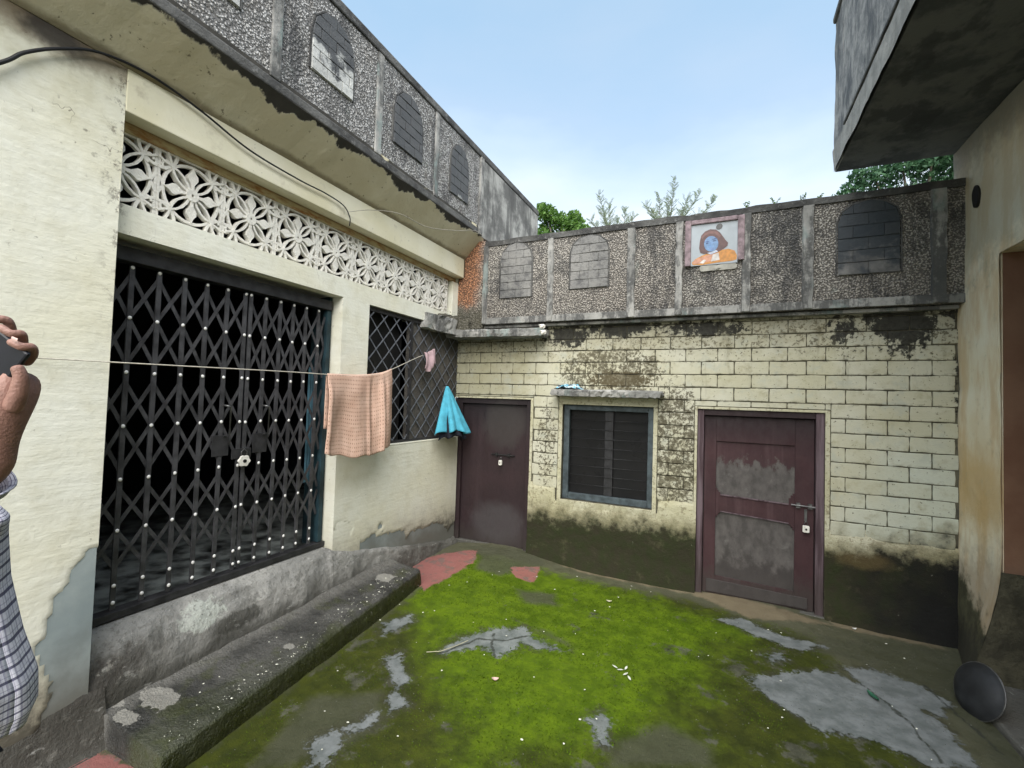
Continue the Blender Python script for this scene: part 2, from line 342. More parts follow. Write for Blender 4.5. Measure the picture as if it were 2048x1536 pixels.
def m_ground():
    g = G('mossy_courtyard_cement')
    n = g.noise(1.8, 6, .6); n2 = g.noise(8, 6, .65); n3 = g.noise(40, 5, .7); n4 = g.noise(170, 3, .7)
    ed = (n2-.5)*.16+(n3-.5)*.07
    edb = (n2-.5)*.20+(n3-.5)*.17
    B_ = lambda a, b: g.ss(g.attr('bare')+edb, a, b)
    A = lambda k, a=-.010, b=.010, e=1.0: g.ss(g.attr(k)+ed*e, a, b)
    br = g.ss(g.attr('bright')+(n-.5)*.9+(n2-.5)*.45, -.30, .30)
    olive = g.mix(g.ss(n2, .35, .65), (.030, .038, .005), (.052, .062, .006))
    moss_sp = 1
    lime = g.mix(g.ss(n2+(n3-.5)*.4, .35, .65), (.062, .108, .002), (.108, .172, .003))
    moss = g.mix(br, olive, lime)
    moss = g.mix(g.ss(n3, .52, .68)*.4, moss, (.045, .060, .010))
    conc = g.mix(g.ss(n2, .35, .65), (.125, .14, .14), (.21, .225, .23))
    conc = g.mix(g.ss(n3, .55, .66)*.5, conc, (.09, .10, .09))
    dirt = g.mix(g.ss(n2, .35, .65), (.060, .060, .045), (.12, .118, .095))
    # bare dark cement showing through
    th = g.ss(g.noise(3.1, 7, .72, g.vec(1, 1, 1, off=(4, 1, 0)))-br*.035, .555, .62)
    c = g.mix(th*.75, moss, dirt)
    c = g.mix(g.ss(g.attr('edge')+(n2-.5)*.45, .10, -.10)*.85, c, g.mix(n2, (.06, .062, .03), (.14, .135, .10)))
    c = g.mix(A('dark', -.05, .05)*.85, c, g.mix(n2, (.050, .055, .026), (.085, .085, .06)))
    c = g.mix(A('brown', -.03, .03)*.75, c, g.mix(n2, (.14, .10, .065), (.30, .25, .16)))
    c = g.mix(B_(-.02, .016)*.93, c, conc)
    halo = B_(-.075, -.02)*(1-B_(-.02, .016))
    c = g.mix(halo*.7*g.ss(g.noise(5, 3), .42, .55), c, (.045, .045, .025))
    ck = g.ss(g.attr('crack')+(n3-.5)*.02, -.014, -.004)
    c = g.mix(ck*.85, c, (.035, .038, .03))
    red = g.mix(g.ss(n2+(n3-.5)*.3, .5, .62), (.30, .12, .11), (.19, .12, .11))
    c = g.mix(A('red')*.92, c, red)
    c = g.mix(g.ss(g.attr('foot')+(n2-.5)*.1, -.02, .03)*.9, c, g.mix(g.ss(n3, .4, .6), (.045, .042, .035), (.13, .125, .105)))
    fl = g.ss(g.noise(30, 4, .6, g.vec(1, 1, 1, off=(1, 9, 0))), .735, .75)
    c = g.mix(fl*.5, c, (.30, .31, .22))
    rough = g.ss(n2, .35, .65, .60, .92)
    moss_h = (1-A('bare'))*(n4*.35+n3*.5)
    g.b.inputs['Specular IOR Level'].default_value = .22
    return g.fin(c, rough, moss_h+n2*.6+(1-A('bare'))*.25, .014, .8)
def m_doorpaint(worn):
    g = G('worn_maroon_panel' if worn else 'maroon_door_paint', .6)
    n = g.noise(3, 6, .62); n2 = g.noise(14, 6, .7, g.vec(1, 1, .6)); st = g.noise(12, 4, .6, g.vec(1, 1, .05))
    c = g.mix(g.ss(n, .3, .7), (.040, .018, .021), (.062, .028, .031))
    c = g.mix(g.ss(st, .5, .7)*.35, c, (.11, .065, .07))
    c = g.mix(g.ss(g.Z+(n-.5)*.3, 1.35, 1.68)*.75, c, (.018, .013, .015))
    c = g.mix(g.ss(g.X, 1.2, .95)*.62, c, (.016, .013, .015))  # shadow over the first door painted into its colour
    if worn:
        k = g.ss((n2-.5)*1.3+(n-.5)*.9+g.ss(g.Z+(n-.5)*.3, 1.46, 1.06)*.75-.28, -.05, .18)
        gr = g.mix(g.ss(n2, .3, .7), (.060, .055, .052), (.125, .115, .108))
        gr = g.mix(g.ss(g.noise(8, 6, .7), .56, .70)*.4, gr, (.20, .19, .18))
        gr = g.mix(g.ss(g.Z+(n2-.5)*.4, .42, .28)*.7, gr, (.04, .035, .033))
        c = g.mix(k*.95, c, gr)
    else:
        lo = g.ss(g.Z+(n2-.5)*.5, .35, .10)
        c = g.mix(lo*.7, c, (.045, .038, .034))
        c = g.mix(g.ss(g.blob(g.X, g.Z, .55, .35, .5, .35)+(n2-.5)*.6, .1, .6)*.6, c, (.075, .07, .072))
        c = g.mix(g.ss(g.blob(g.X, g.Z, .6, 1.5, .4, .4)+(n2-.5)*.8, .1, .6)*.5, c, (.06, .055, .05))
    return g.fin(c, g.ss(n2, .3, .7, .5, .8), n2*.6+st*.3, .006, .7)
def m_jambpaint():
    g = G('faded_purple_jamb', .6)
    n = g.noise(3, 6, .62); st = g.noise(16, 5, .65, g.vec(1, 1, .07))
    c = g.mix(g.ss(st, .4, .62), (.060, .036, .042), (.15, .11, .125))
    c = g.mix(g.ss(g.Z+(n-.5)*.3, .5, .15)*.6, c, (.05, .04, .035))
    return g.fin(c, .65, st, .005, .6)
def m_rightwall():
    g = G('ochre_stained_plaster')
    n = g.noise(2.2, 6, .6); n2 = g.noise(9, 6, .68); st = g.noise(3.5, 6, .62, g.vec(1, 1.6, .40)); n3 = g.noise(40, 4, .6)
    c = g.mix(g.ss(n, .35, .65), (.78, .69, .51), (.84, .79, .64))
    c = g.mix(g.ss(st, .42, .62)*.6, c, (.62, .43, .22))
    c = g.mix(g.ss(g.blob(g.Y, g.Z, -.32, 1.25, .6, .45)+(n2-.5)*.5, .1, .7)*.75, c, (.62, .42, .18))
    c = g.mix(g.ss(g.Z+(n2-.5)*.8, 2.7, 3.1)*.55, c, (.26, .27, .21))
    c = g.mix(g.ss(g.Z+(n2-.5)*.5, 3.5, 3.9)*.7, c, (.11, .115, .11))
    c = g.mix(g.ss(n2, .56, .72)*.35, c, (.42, .38, .28))
    lo = g.ss(g.Z-g.Y*-.25+(n2-.5)*.55+(n-.5)*.3, .85, .55)
    c = g.mix(lo*.55, c, (.30, .22, .15))
    lo2 = g.ss(g.Z-g.Y*.45+(n2-.5)*.45+(n-.5)*.2, .66, .50)
    c = g.mix(lo2*.95, c, g.mix(g.ss(n2, .3, .7), (.040, .042, .022), (.105, .105, .055)))
    lo3 = g.ss(g.Z+(n2-.5)*.4, .36, .12)
    c = g.mix(lo3*.85, c, (.045, .042, .032))
    return g.fin(c, .9, n2*.7+n3*.2, .014, .7)
def m_rightjamb():
    g = G('brown_painted_jamb')
    n = g.noise(2.2, 6, .6); n2 = g.noise(9, 6, .68)
    c = g.mix(g.ss(n, .3, .7), (.15, .075, .045), (.21, .12, .075))
    c = g.mix(g.ss(g.Z+(n2-.5)*.8, .9, .4)*.7, c, (.12, .09, .07))
    c = g.mix(g.ss(g.Z+(n2-.5)*.8, .4, .1)*.7, c, (.05, .045, .035))
    return g.fin(c, .85, n2, .01, .6)
def m_rightslab(face):
    g = G('weathered_balcony_face' if face else 'dark_balcony_soffit')
    n = g.noise(2.2, 7, .66); n2 = g.noise(9, 6, .7); st = g.noise(4, 6, .7, g.vec(1, 1, .25))
    if face:
        c = g.mix(g.ss(n2, .36, .62), (.17, .175, .175), (.34, .335, .32))
        c = g.mix(g.ss(st+(n-.5)*.5, .46, .6)*.75, c, (.060, .068, .078))
        c = g.mix(g.ss(g.Z+(n2-.5)*.1, 4.20, 4.14)*.5, c, (.40, .385, .34))
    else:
        c = g.mix(g.ss(n+(n2-.5)*.3, .42, .6), (.055, .060, .064), (.115, .12, .12))  # underside mottled dark grey
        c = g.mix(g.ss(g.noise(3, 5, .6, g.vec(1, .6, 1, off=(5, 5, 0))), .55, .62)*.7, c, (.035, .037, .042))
    return g.fin(c, .93, n2+n*.5, .02, .8)
MT = dict(cream=m_cream(), beam=m_cream_beam(), rust=m_rust(), soffit=m_soffit(), cement=m_cement(), brick=m_brick(True), joint=m_brick(False),
          render=m_render(), pebble=m_pebble(), opebble=m_pebble(True), rib=m_ribs(), coping=m_coping(), bbrick=m_blindbrick(0), bbrick1=m_blindbrick(1), bbrick2=m_blindbrick(2),
          rplaster=m_roughplaster(), apron=m_apron(), step=m_step(), ground=m_ground(), door=m_doorpaint(False), worn=m_doorpaint(True), jamb=m_jambpaint(),
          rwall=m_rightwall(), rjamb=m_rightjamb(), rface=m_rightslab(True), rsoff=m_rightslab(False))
MT['damp'] = plain('damp_mossy_plaster', (.060, .056, .036), .9, .45, 9, bump=.01)
MT['jali'] = plain('white_cast_concrete', (.74, .72, .66), .85, .08, 12, bump=.006)
MT['gate'] = plain('dark_gate_steel', (.040, .040, .043), .45, .35, 14, metal=.3)
MT['gate_pick'] = plain('grey_gate_steel', (.070, .070, .076), .42, .35, 14, metal=.3)
MT['knob'] = plain('white_knob', (.78, .78, .76), .35, .05)
MT['room'] = plain('dark_room_wall', (.022, .024, .032), .9, .3, 2)  # near-black colour paints in the darkness of the unlit rooms
MT['roomfloor'] = plain('dark_room_floor', (.16, .175, .17), .35, .95, 7)  # strong pale blotches stand in for light reflected off the floor
MT['black'] = plain('black_rubber', (.012, .012, .013), .5, .2)
MT['rope'] = plain('pale_cord', (.50, .47, .40), .8, .15, 60)
MT['wire'] = plain('grey_wire', (.30, .28, .24), .6, .2, 30)
MT['steel'] = plain('old_steel', (.16, .16, .16), .4, .3, 20, metal=.8)
MT['iron'] = plain('black_iron', (.03, .03, .03), .5, .3, 20, metal=.5)
MT['lockw'] = plain('pale_lock_cover', (.72, .70, .64), .5, .12, 40)
MT['winframe'] = plain('blue_grey_window_paint', (.065, .085, .095), .6, .35, 14)
MT['winrod'] = plain('window_rod_paint', (.026, .026, .028), .55, .3, 20)
MT['grille'] = plain('grille_paint', (.12, .13, .15), .5, .25, 30)
MT['board'] = plain('brown_grey_board', (.080, .074, .066), .85, .3, 7, bump=.006)
MT['teal'] = plain('faded_teal_paint', (.012, .030, .038), .6, .6, 6)
MT['curtain'] = plain('pale_blue_cloth', (.09, .20, .26), .85, .25, 6)
g = G('dark_window_glass', .3, .15); MT['glass'] = g.fin(g.mix(g.noise(3, 4), (.010, .011, .012), (.022, .021, .021)), g.ss(g.noise(5, 5), .3, .7, .25, .5))

# ------------------------------------------------------------------ geometry helper
class MB:
    def __init__(s): s.v = []; s.f = []; s.uv = None
    def box(s, x0, x1, y0, y1, z0, z1):
        n = len(s.v)
        s.v += [(x, y, z) for z in (z0, z1) for y in (y0, y1) for x in (x0, x1)]
        s.f += [tuple(n+i for i in q) for q in ((0, 2, 3, 1), (4, 5, 7, 6), (0, 1, 5, 4), (2, 6, 7, 3), (0, 4, 6, 2), (1, 3, 7, 5))]
        return s
    def hexa(s, p):   # 8 points: bottom ring 4, top ring 4
        n = len(s.v); s.v += [tuple(q) for q in p]
        s.f += [tuple(n+i for i in q) for q in ((3, 2, 1, 0), (4, 5, 6, 7), (0, 1, 5, 4), (1, 2, 6, 5), (2, 3, 7, 6), (3, 0, 4, 7))]
        return s
    def prism(s, pts, axis, a, b):   # polygon pts (2D) extruded along axis from a to b
        n = len(s.v); k = len(pts)
        def mk(p, t):
            if axis == 0: return (t, p[0], p[1])
            if axis == 1: return (p[0], t, p[1])
            return (p[0], p[1], t)
        s.v += [mk(p, a) for p in pts]+[mk(p, b) for p in pts]
        s.f.append(tuple(n+i for i in range(k))); s.f.append(tuple(n+k+i for i in reversed(range(k))))
        for i in range(k): j = (i+1) % k; s.f.append((n+i, n+k+i, n+k+j, n+j))
        return s
    def tube(s, pts, r, seg=8, close=False):
        pts = [Vector(p) for p in pts]; n0 = len(s.v); k = len(pts); rr = r if isinstance(r, (list, tuple)) else [r]*k
        up = Vector((0, 0, 1))
        for i, p in enumerate(pts):
            a = pts[(i-1) % k] if (close or i > 0) else p; b = pts[(i+1) % k] if (close or i < k-1) else p
            d = (b-a).normalized(); u = d.cross(up)
            if u.length < .05: u = d.cross(Vector((1, 0, 0)))
            u.normalize(); v = u.cross(d)
            for j in range(seg): t = 2*pi*j/seg; s.v.append(tuple(p+(u*math.cos(t)+v*math.sin(t))*rr[i]))
        for i in range(k if close else k-1):
            for j in range(seg):
                a = n0+i*seg+j; b = n0+i*seg+(j+1) % seg; c = n0+((i+1) % k)*seg+(j+1) % seg; d = n0+((i+1) % k)*seg+j
                s.f.append((a, b, c, d))
        if not close:
            s.f.append(tuple(n0+j for j in reversed(range(seg)))); s.f.append(tuple(n0+(k-1)*seg+j for j in range(seg)))
        return s
    def strip2(s, pts, wd, axis, a, b, close=False):   # flat ribbon of width wd along 2D path, extruded along axis
        k = len(pts); L = []; R_ = []
        for i in range(k):
            p = Vector(pts[i]); q0 = Vector(pts[(i-1) % k] if (close or i) else pts[i]); q1 = Vector(pts[(i+1) % k] if (close or i < k-1) else pts[i])
            d = (q1-q0).normalized(); nn = Vector((-d.y, d.x))*wd/2; L.append(p+nn); R_.append(p-nn)
        n = len(s.v)
        def mk(p, t): return (t, p[0], p[1]) if axis == 0 else ((p[0], t, p[1]) if axis == 1 else (p[0], p[1], t))
        for i in range(k): s.v += [mk(L[i], a), mk(R_[i], a), mk(R_[i], b), mk(L[i], b)]
        for i in range(k if close else k-1):
            A = n+4*i; B = n+4*((i+1) % k)
            for j in range(4): s.f.append((A+j, A+(j+1) % 4, B+(j+1) % 4, B+j))
        if not close: s.f.append((n+3, n+2, n+1, n)); s.f.append((n+4*(k-1), n+4*(k-1)+1, n+4*(k-1)+2, n+4*(k-1)+3))
        return s
    def grid(s, fn, nu, nv, uv=False):
        n = len(s.v)
        for j in range(nv+1):
            for i in range(nu+1): s.v.append(tuple(fn(i/nu, j/nv)))
        for j in range(nv):
            for i in range(nu): a = n+j*(nu+1)+i; s.f.append((a, a+1, a+nu+2, a+nu+1))
        if uv: s.uv = [(i/nu, j/nv) for j in range(nv+1) for i in range(nu+1)]
        return s
    def mesh(s, name, mat, smooth=False):
        me = bpy.data.meshes.new(name); me.from_pydata([tuple(map(float, v)) for v in s.v], [], s.f); me.update()
        if s.uv:
            l = me.uv_layers.new(name='UVMap'); vi = np.zeros(len(me.loops), int); me.loops.foreach_get('vertex_index', vi)
            l.data.foreach_set('uv', np.array(s.uv)[vi].ravel())
        if mat: me.materials.append(MT[mat] if isinstance(mat, str) else mat)
        if smooth: me.polygons.foreach_set('use_smooth', [True]*len(me.polygons))
        return me
def fixn(me):
    import bmesh
    bm = bmesh.new(); bm.from_mesh(me); bmesh.ops.recalc_face_normals(bm, faces=bm.faces); bm.to_mesh(me); bm.free()
def tag(o, label=None, cat=None, group=None, kind=None):
    if label: o['label'] = label
    if cat: o['category'] = cat
    if group: o['group'] = group
    if kind: o['kind'] = kind
    return o
def wloc(o):
    v = Vector((0, 0, 0))
    while o: v += o.location; o = o.parent
    return v
def obj(name, mb, mat=None, parent=None, smooth=False, bevel=0, loc=None, fix=True):
    me = mb if isinstance(mb, bpy.types.Mesh) else mb.mesh(name, mat, smooth)
    if fix and not isinstance(mb, bpy.types.Mesh): fixn(me)
    o = bpy.data.objects.new(name, me); COL.objects.link(o)
    p = Vector(loc or (0, 0, 0))
    if parent: o.parent = parent; o.location = p-wloc(parent)
    else: o.location = p
    if bevel:
        b = o.modifiers.new('bevel', 'BEVEL'); b.width = bevel; b.segments = 2; b.limit_method = 'ANGLE'
    return o
def thing(name, loc, label, cat, group=None):
    o = bpy.data.objects.new(name, None); COL.objects.link(o); o.location = loc; o.empty_display_size = .1
    return tag(o, label, cat, group)
def copy_to(o, parent, loc, scale=None):
    c = o.copy(); COL.objects.link(c); c.parent = parent; c.location = Vector(loc)-wloc(parent) if parent else Vector(loc)
    if scale: c.scale = scale
    return c
# smooth value noise (numpy)
_T = rng.random((64, 64))
def vn(x, y):
    xi = np.floor(x).astype(int); yi = np.floor(y).astype(int); fx = x-xi; fy = y-yi; fx = fx*fx*(3-2*fx); fy = fy*fy*(3-2*fy)
    a = _T[xi % 64, yi % 64]; b = _T[(xi+1) % 64, yi % 64]; c = _T[xi % 64, (yi+1) % 64]; d = _T[(xi+1) % 64, (yi+1) % 64]
    return (a*(1-fx)+b*fx)*(1-fy)+(c*(1-fx)+d*fx)*fy
def fbm(x, y, o=4):
    x = np.asarray(x, float); y = np.asarray(y, float); r = 0; a = .5
    for i in range(o): r = r+a*vn(x*2**i+13*i, y*2**i+7*i); a /= 2
    return r/(1-.5**o)
def sdf(px, py, poly):   # + inside, - outside, metres
    d = np.full(px.shape, 1e9); ins = np.zeros(px.shape, bool); n = len(poly)
    for i in range(n):
        x0, y0 = poly[i]; x1, y1 = poly[(i+1) % n]; ex, ey = x1-x0, y1-y0
        t = np.clip(((px-x0)*ex+(py-y0)*ey)/(ex*ex+ey*ey+1e-12), 0, 1)
        d = np.minimum(d, np.hypot(px-x0-t*ex, py-y0-t*ey))
        c = ((y0 > py) != (y1 > py)) & (px < (x1-x0)*(py-y0)/((y1-y0) or 1e-9)+x0); ins ^= c
    return np.where(ins, d, -d)
def skin(name, axis, base, u0, u1, v0, v1, res, thick, mat, parent, sign=1):
    """a plaster coat: grid standing `thick` proud of the plane axis=base; where thick is negative it ends behind the core"""
    nu = max(2, int((u1-u0)/res)); nv = max(2, int((v1-v0)/res))
    U, V = np.meshgrid(np.linspace(u0, u1, nu+1), np.linspace(v0, v1, nv+1)); T = thick(U, V)
    m = MB(); W = base+sign*T
    if axis == 0: m.v = list(zip(W.ravel(), U.ravel(), V.ravel()))
    else: m.v = list(zip(U.ravel(), W.ravel(), V.ravel()))
    for j in range(nv):
        for i in range(nu):
            a = j*(nu+1)+i
            if max(T[j, i], T[j, i+1], T[j+1, i], T[j+1, i+1]) < -.004: continue
            m.f.append((a, a+1, a+nu+2, a+nu+1))
    me = m.mesh(name, mat, True)
    # outward normals
    want = Vector((sign, 0, 0)) if axis == 0 else Vector((0, sign, 0))
    if me.polygons and me.polygons[len(me.polygons)//2].normal.dot(want) < 0: me.flip_normals()
    o = bpy.data.objects.new(name, me); COL.objects.link(o)
    if parent: o.parent = parent; o.location = -wloc(parent)
    return o

# ------------------------------------------------------------------ ground
POLY = {'bright': [[(0.37, -0.66), (0.99, -0.14), (2.09, -0.26), (3.07, -0.59), (2.8, -1.28), (2.6, -2.23), (2.17, -2.58), (1.84, -2.75), (1.47, -2.38), (1.02, -2.01), (0.44, -1.42)]],
 'bare': [[(3.08, -1.29), (3.29, -1.14), (3.49, -0.98), (3.67, -0.91), (3.76, -1.02), (3.89, -0.92), (3.98, -0.96), (4.1, -1.21), (4.13, -1.58), (3.89, -1.7), (3.8, -1.62), (3.58, -1.61), (3.44, -1.64), (3.33, -1.56), (3.21, -1.48)],
  [(3.72, -0.82), (3.89, -0.7), (4.16, -0.81), (4.24, -0.94), (4.14, -1.14), (3.92, -1.1), (3.76, -1.02)], [(2.89, -0.5), (3.08, -0.35), (3.36, -0.52), (3.65, -0.53), (3.47, -0.71), (3.14, -0.6)],
  [(1.14, -2.02), (1.18, -1.74), (1.38, -1.52), (1.55, -1.43), (1.62, -1.5), (1.79, -1.53), (1.93, -1.56), (1.75, -1.63), (1.59, -1.63), (1.57, -1.76), (1.5, -1.86), (1.35, -1.8), (1.2, -1.96)],
  [(0.86, -2.24), (0.89, -2.12), (1.13, -2.35), (1.15, -2.45), (1.27, -2.53), (1.22, -2.63), (1.14, -2.55), (1.09, -2.42)], [(1.1, -2.83), (1.17, -2.66), (1.2, -2.75), (1.15, -2.86)], [(1.01, -3.01), (1.07, -2.88), (1.15, -2.9), (1.2, -3.08), (1.13, -3.11)],
  [(2.25, -2.17), (2.3, -2.06), (2.37, -2.11), (2.36, -2.2), (2.4, -2.31), (2.36, -2.33), (2.31, -2.22)], [(0.51, -1.89), (0.65, -1.7), (0.73, -1.77), (0.66, -2.02)], [(3.21, -0.92), (3.33, -0.82), (3.36, -0.91), (3.26, -1.0)]],
 'dark': [[(0.26, -0.18), (1.08, 0.1), (1.24, -0.17), (0.97, -0.71), (0.7, -0.72), (0.57, -0.38)], [(3.65, -0.37), (4.57, -0.2), (4.41, -0.85), (4.2, -0.9), (3.9, -0.66), (3.64, -0.62)],
  [(2.42, -2.25), (2.65, -2.0), (2.88, -2.09), (2.9, -2.2), (2.44, -2.44)], [(1.2, -0.86), (1.54, -0.72), (1.64, -0.93), (1.38, -1.04)], [(0.74, -2.76), (1.06, -2.52), (1.26, -2.72), (1.2, -2.95), (1.01, -3.17), (0.89, -3.24)],
  [(3.9, -.2), (4.6, -.1), (4.55, -2.2), (4.2, -2.0), (4.25, -1.2)], [(1.5, -1.38), (1.95, -1.5), (1.75, -1.40)]],
 'brown': [[(2.62, -0.02), (2.97, 0.08), (3.8, -0.1), (3.16, -0.34)], [(1.0, .02), (1.3, .02), (2.7, .03), (2.7, -.05), (1.6, -.08)], [(3.75, .02), (4.5, .02), (4.5, -.09), (3.8, -.12)]],
 'red': [[(0.03, -1.1), (-0.03, -0.73), (0.16, -0.44), (0.45, -0.23), (0.61, -0.62), (0.5, -1.3)], [(0.97, -0.49), (1.21, -0.27), (1.31, -0.64), (1.11, -0.66)], [(.06, -4.6), (.02, -3.58), (0.12, -3.50), (0.44, -3.47), (.46, -4.6)]],
 'edge': [[(.40, -4.9), (.55, -3.3), (.38, -.35), (2.6, -.22), (3.6, -.45), (3.72, -1.2), (4.2, -2.2), (4.2, -4.9)]],
 'foot': [[(-.6, -6), (-.2, -3.3), (.10, -3.50), (.05, -3.65), (.10, -6)]]}
def gz(x, y):
    x = np.asarray(x, float); y = np.asarray(y, float)
    z = .115*np.exp(-((x-.65)**2/.55+(y+.15)**2/2.0))+.02*np.exp(-((x-3.3)**2/.3+(y)**2/.1))-.03*np.exp(-((x-4.4)**2/.5+(y+.1)**2/1.0))
    core = (x > -1) & (x < 5.2) & (y > -6) & (y < .5)
    return z+np.where(core, (fbm(x*1.5+3, y*1.5+9, 3)-.5)*.030+(fbm(x*9+3, y*9+9, 3)-.5)*.009, 0)
def axis_pts(lo, hi, far, step):
    a = list(np.arange(lo, hi+1e-6, step)); o = []; d = .3
    x = hi+d
    while x < far: o.append(x); d *= 1.7; x += d
    p = []; d = .3; x = lo-d
    while x > -far: p.append(x); d *= 1.7; x -= d
    return np.array(p[::-1]+[a for a in a]+o)
gx = axis_pts(-.4, 4.8, 400, .015); gy = axis_pts(-4.2, .3, 400, .015)
GX, GY = np.meshgrid(gx, gy); GZ = gz(GX, GY); nu, nv = len(gx), len(gy)
me = bpy.data.meshes.new('ground')
co = np.stack([GX, GY, GZ], -1).reshape(-1, 3)
ii = (np.arange(nv-1)[:, None]*nu+np.arange(nu-1)[None]).ravel()
q = np.stack([ii, ii+1, ii+nu+1, ii+nu], -1)
me.vertices.add(len(co)); me.vertices.foreach_set('co', co.ravel()); me.loops.add(q.size); me.loops.foreach_set('vertex_index', q.ravel())
me.polygons.add(len(q)); me.polygons.foreach_set('loop_start', np.arange(len(q))*4); me.polygons.foreach_set('use_smooth', np.ones(len(q), bool)); me.update(calc_edges=True)
LINES = [[(3.77, -.98), (3.87, -1.15), (3.93, -1.34), (3.94, -1.46), (3.97, -1.62)], [(4.17, -.76), (4.2, -.98), (4.25, -1.15), (4.3, -1.4)], [(1.14, -2.02), (1.3, -1.72), (1.48, -1.66), (1.6, -1.52)], [(1.36, -1.6), (1.42, -1.75), (1.5, -1.86)]]
def ldist(px, py, ln):
    d = np.full(px.shape, 9.0)
    for (x0, y0), (x1, y1) in zip(ln, ln[1:]):
        t = np.clip(((px-x0)*(x1-x0)+(py-y0)*(y1-y0))/((x1-x0)**2+(y1-y0)**2), 0, 1); d = np.minimum(d, np.hypot(px-x0-t*(x1-x0), py-y0-t*(y1-y0)))
    return -d
dl = np.full(GX.shape, -9.0)
for l_ in LINES: dl = np.maximum(dl, ldist(GX+(fbm(GX*14, GY*14, 3)-.5)*.05, GY, l_))
a = me.attributes.new('crack', 'FLOAT', 'POINT'); a.data.foreach_set('value', dl.ravel().astype(np.float32))
for k, ps in POLY.items():
    d = np.full(GX.shape, -9.0)
    for p in ps: d = np.maximum(d, sdf(GX, GY, p))
    a = me.attributes.new(k, 'FLOAT', 'POINT'); a.data.foreach_set('value', d.ravel().astype(np.float32))
me.materials.append(MT['ground'])
go = bpy.data.objects.new('ground', me); COL.objects.link(go); tag(go, kind='structure')

# ------------------------------------------------------------------ LEFT BUILDING
LB = thing('left_building', (0, -2, 0), 'cream single storey building on the left with the lattice vent and mouldy pebbledash roof parapet', 'building')
# big pillar wall at the camera end: cement core + broken limewash coat
ob = obj('pillar_wall', MB().box(-.34, .069, -7.0, -3.528, -.1, 3.46), 'cement', LB)
BREAK = [(-3.34, 1.12), (-3.48, 1.055), (-3.51, 1.01), (-3.595, .95), (-3.63, .888), (-3.676, .765), (-3.698, .67), (-3.727, .60), (-3.727, .53), (-3.69, .44), (-3.66, .34), (-3.71, .20), (-3.73, -.3), (-3.2, -.3)]
def t_pillar(u, v):
    d = -sdf(u, v, BREAK)+(fbm(u*22, v*22, 4)-.5)*.06
    d2 = -sdf(u, v, [(-3.88, .68), (-3.79, .65), (-3.83, .58), (-3.88, .59)])+(fbm(u*30, v*30, 3)-.5)*.02
    d = np.minimum(d, d2)
    return np.clip(d*4, -.008, .0055)+(fbm(u*2, v*2, 3)-.5)*.006*(d > 0)
skin('limewash_coat', 0, .068, -7.0, -3.524, -.1, 3.464, .018, t_pillar, 'cream', LB)
obj('pillar_edge', MB().box(-.30, .0725, -3.5275, -3.5235, 1.09, 3.46), 'cream', LB)
# header between gate and lattice, right pillar, low wall under the window
def slab(name, x0, x1, y0, y1, z0, z1, mat='cream', bevel=.006): return obj(name, MB().box(x0, x1, y0, y1, z0, z1), mat, LB, bevel=bevel)
slab('header_beam', -.30, 0, -3.523, -.005, 2.619, 2.777, bevel=0)
slab('pillar', -.30, 0, -1.919, -1.602, .30, 2.6188, bevel=0)
ob = obj('low_wall', MB().box(-.22, -.008, -1.600, -.002, -.05, 1.31), 'cement', LB)
def t_low(u, v):
    lim = .56-.30*(u+1.6)/1.6+(fbm(u*7, v*7, 4)-.5)*.36
    d = (v-lim)
    patch = -sdf(u, v, [(-1.9, .72), (-1.79, .71), (-1.70, .66), (-1.72, .56), (-1.9, .52)])
    return np.clip(np.minimum(d, patch+.01)*1.6, -.006, .008)
skin('limewash_coat', 0, -.007, -1.9175, -.004, .0, 1.3105, .02, t_low, 'cream', LB)
obj('window_sill', MB().box(-.22, .002, -1.600, -.003, 1.311, 1.327), 'cream', LB, bevel=.004)
obj('low_wall_core', MB().box(-.20, -.010, -1.919, -1.604, .0, .299), 'cement', LB)
# recessed rim above the lattice, the projecting beam, wall behind
slab('rust_stained_recess', -.14, -.035, -3.523, -.12, 3.18, 3.235, 'rust', 0)
slab('projecting_beam', -.25, .076, -3.5233, -.118, 3.236, 3.462, 'beam', .005)
slab('lattice_end_wall', -.20, .0, -.235, -.001, 2.778, 3.179)
slab('lattice_end_top', -.20, -.01, -.118, -.001, 3.1795, 3.46)
# sloping soffit and eave slab
pts = [(.078, 3.462), (.316, 3.705), (.316, 3.80), (-.3, 3.80), (-.3, 3.462)]
m = MB(); NS = 90
for i in range(NS+1):
    y = -7+(1.6+7)*i/NS
    for k, (x, z) in enumerate(pts): m.v.append((x+(.004*math.sin(i*1.7) if k == 1 else 0), y, z+((random.random()-.5)*.008 if k in (1,) else 0)))
for i in range(NS):
    for k in range(5): a = i*5+k; b = i*5+(k+1) % 5; m.f.append((a, b, b+5, a+5))
m.f.append((0, 1, 2, 3, 4)); m.f.append(tuple(NS*5+k for k in (4, 3, 2, 1, 0)))
obj('eave_soffit', m, 'soffit', LB)
slab('roof_slab', -4.2, -.302, -7, 1.6, 3.70, 3.82, 'room', 0)
# room behind the gate: back wall, sides, floor, ceiling are real surfaces
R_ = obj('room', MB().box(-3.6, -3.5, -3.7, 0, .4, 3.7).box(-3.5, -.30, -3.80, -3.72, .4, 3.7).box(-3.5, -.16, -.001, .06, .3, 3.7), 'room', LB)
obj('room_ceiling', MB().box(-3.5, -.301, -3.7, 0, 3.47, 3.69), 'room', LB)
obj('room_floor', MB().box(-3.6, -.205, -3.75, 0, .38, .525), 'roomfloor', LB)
obj('gate_jamb', MB().box(-.32, -.121, -1.950, -1.921, .52, 2.618), 'teal', LB)
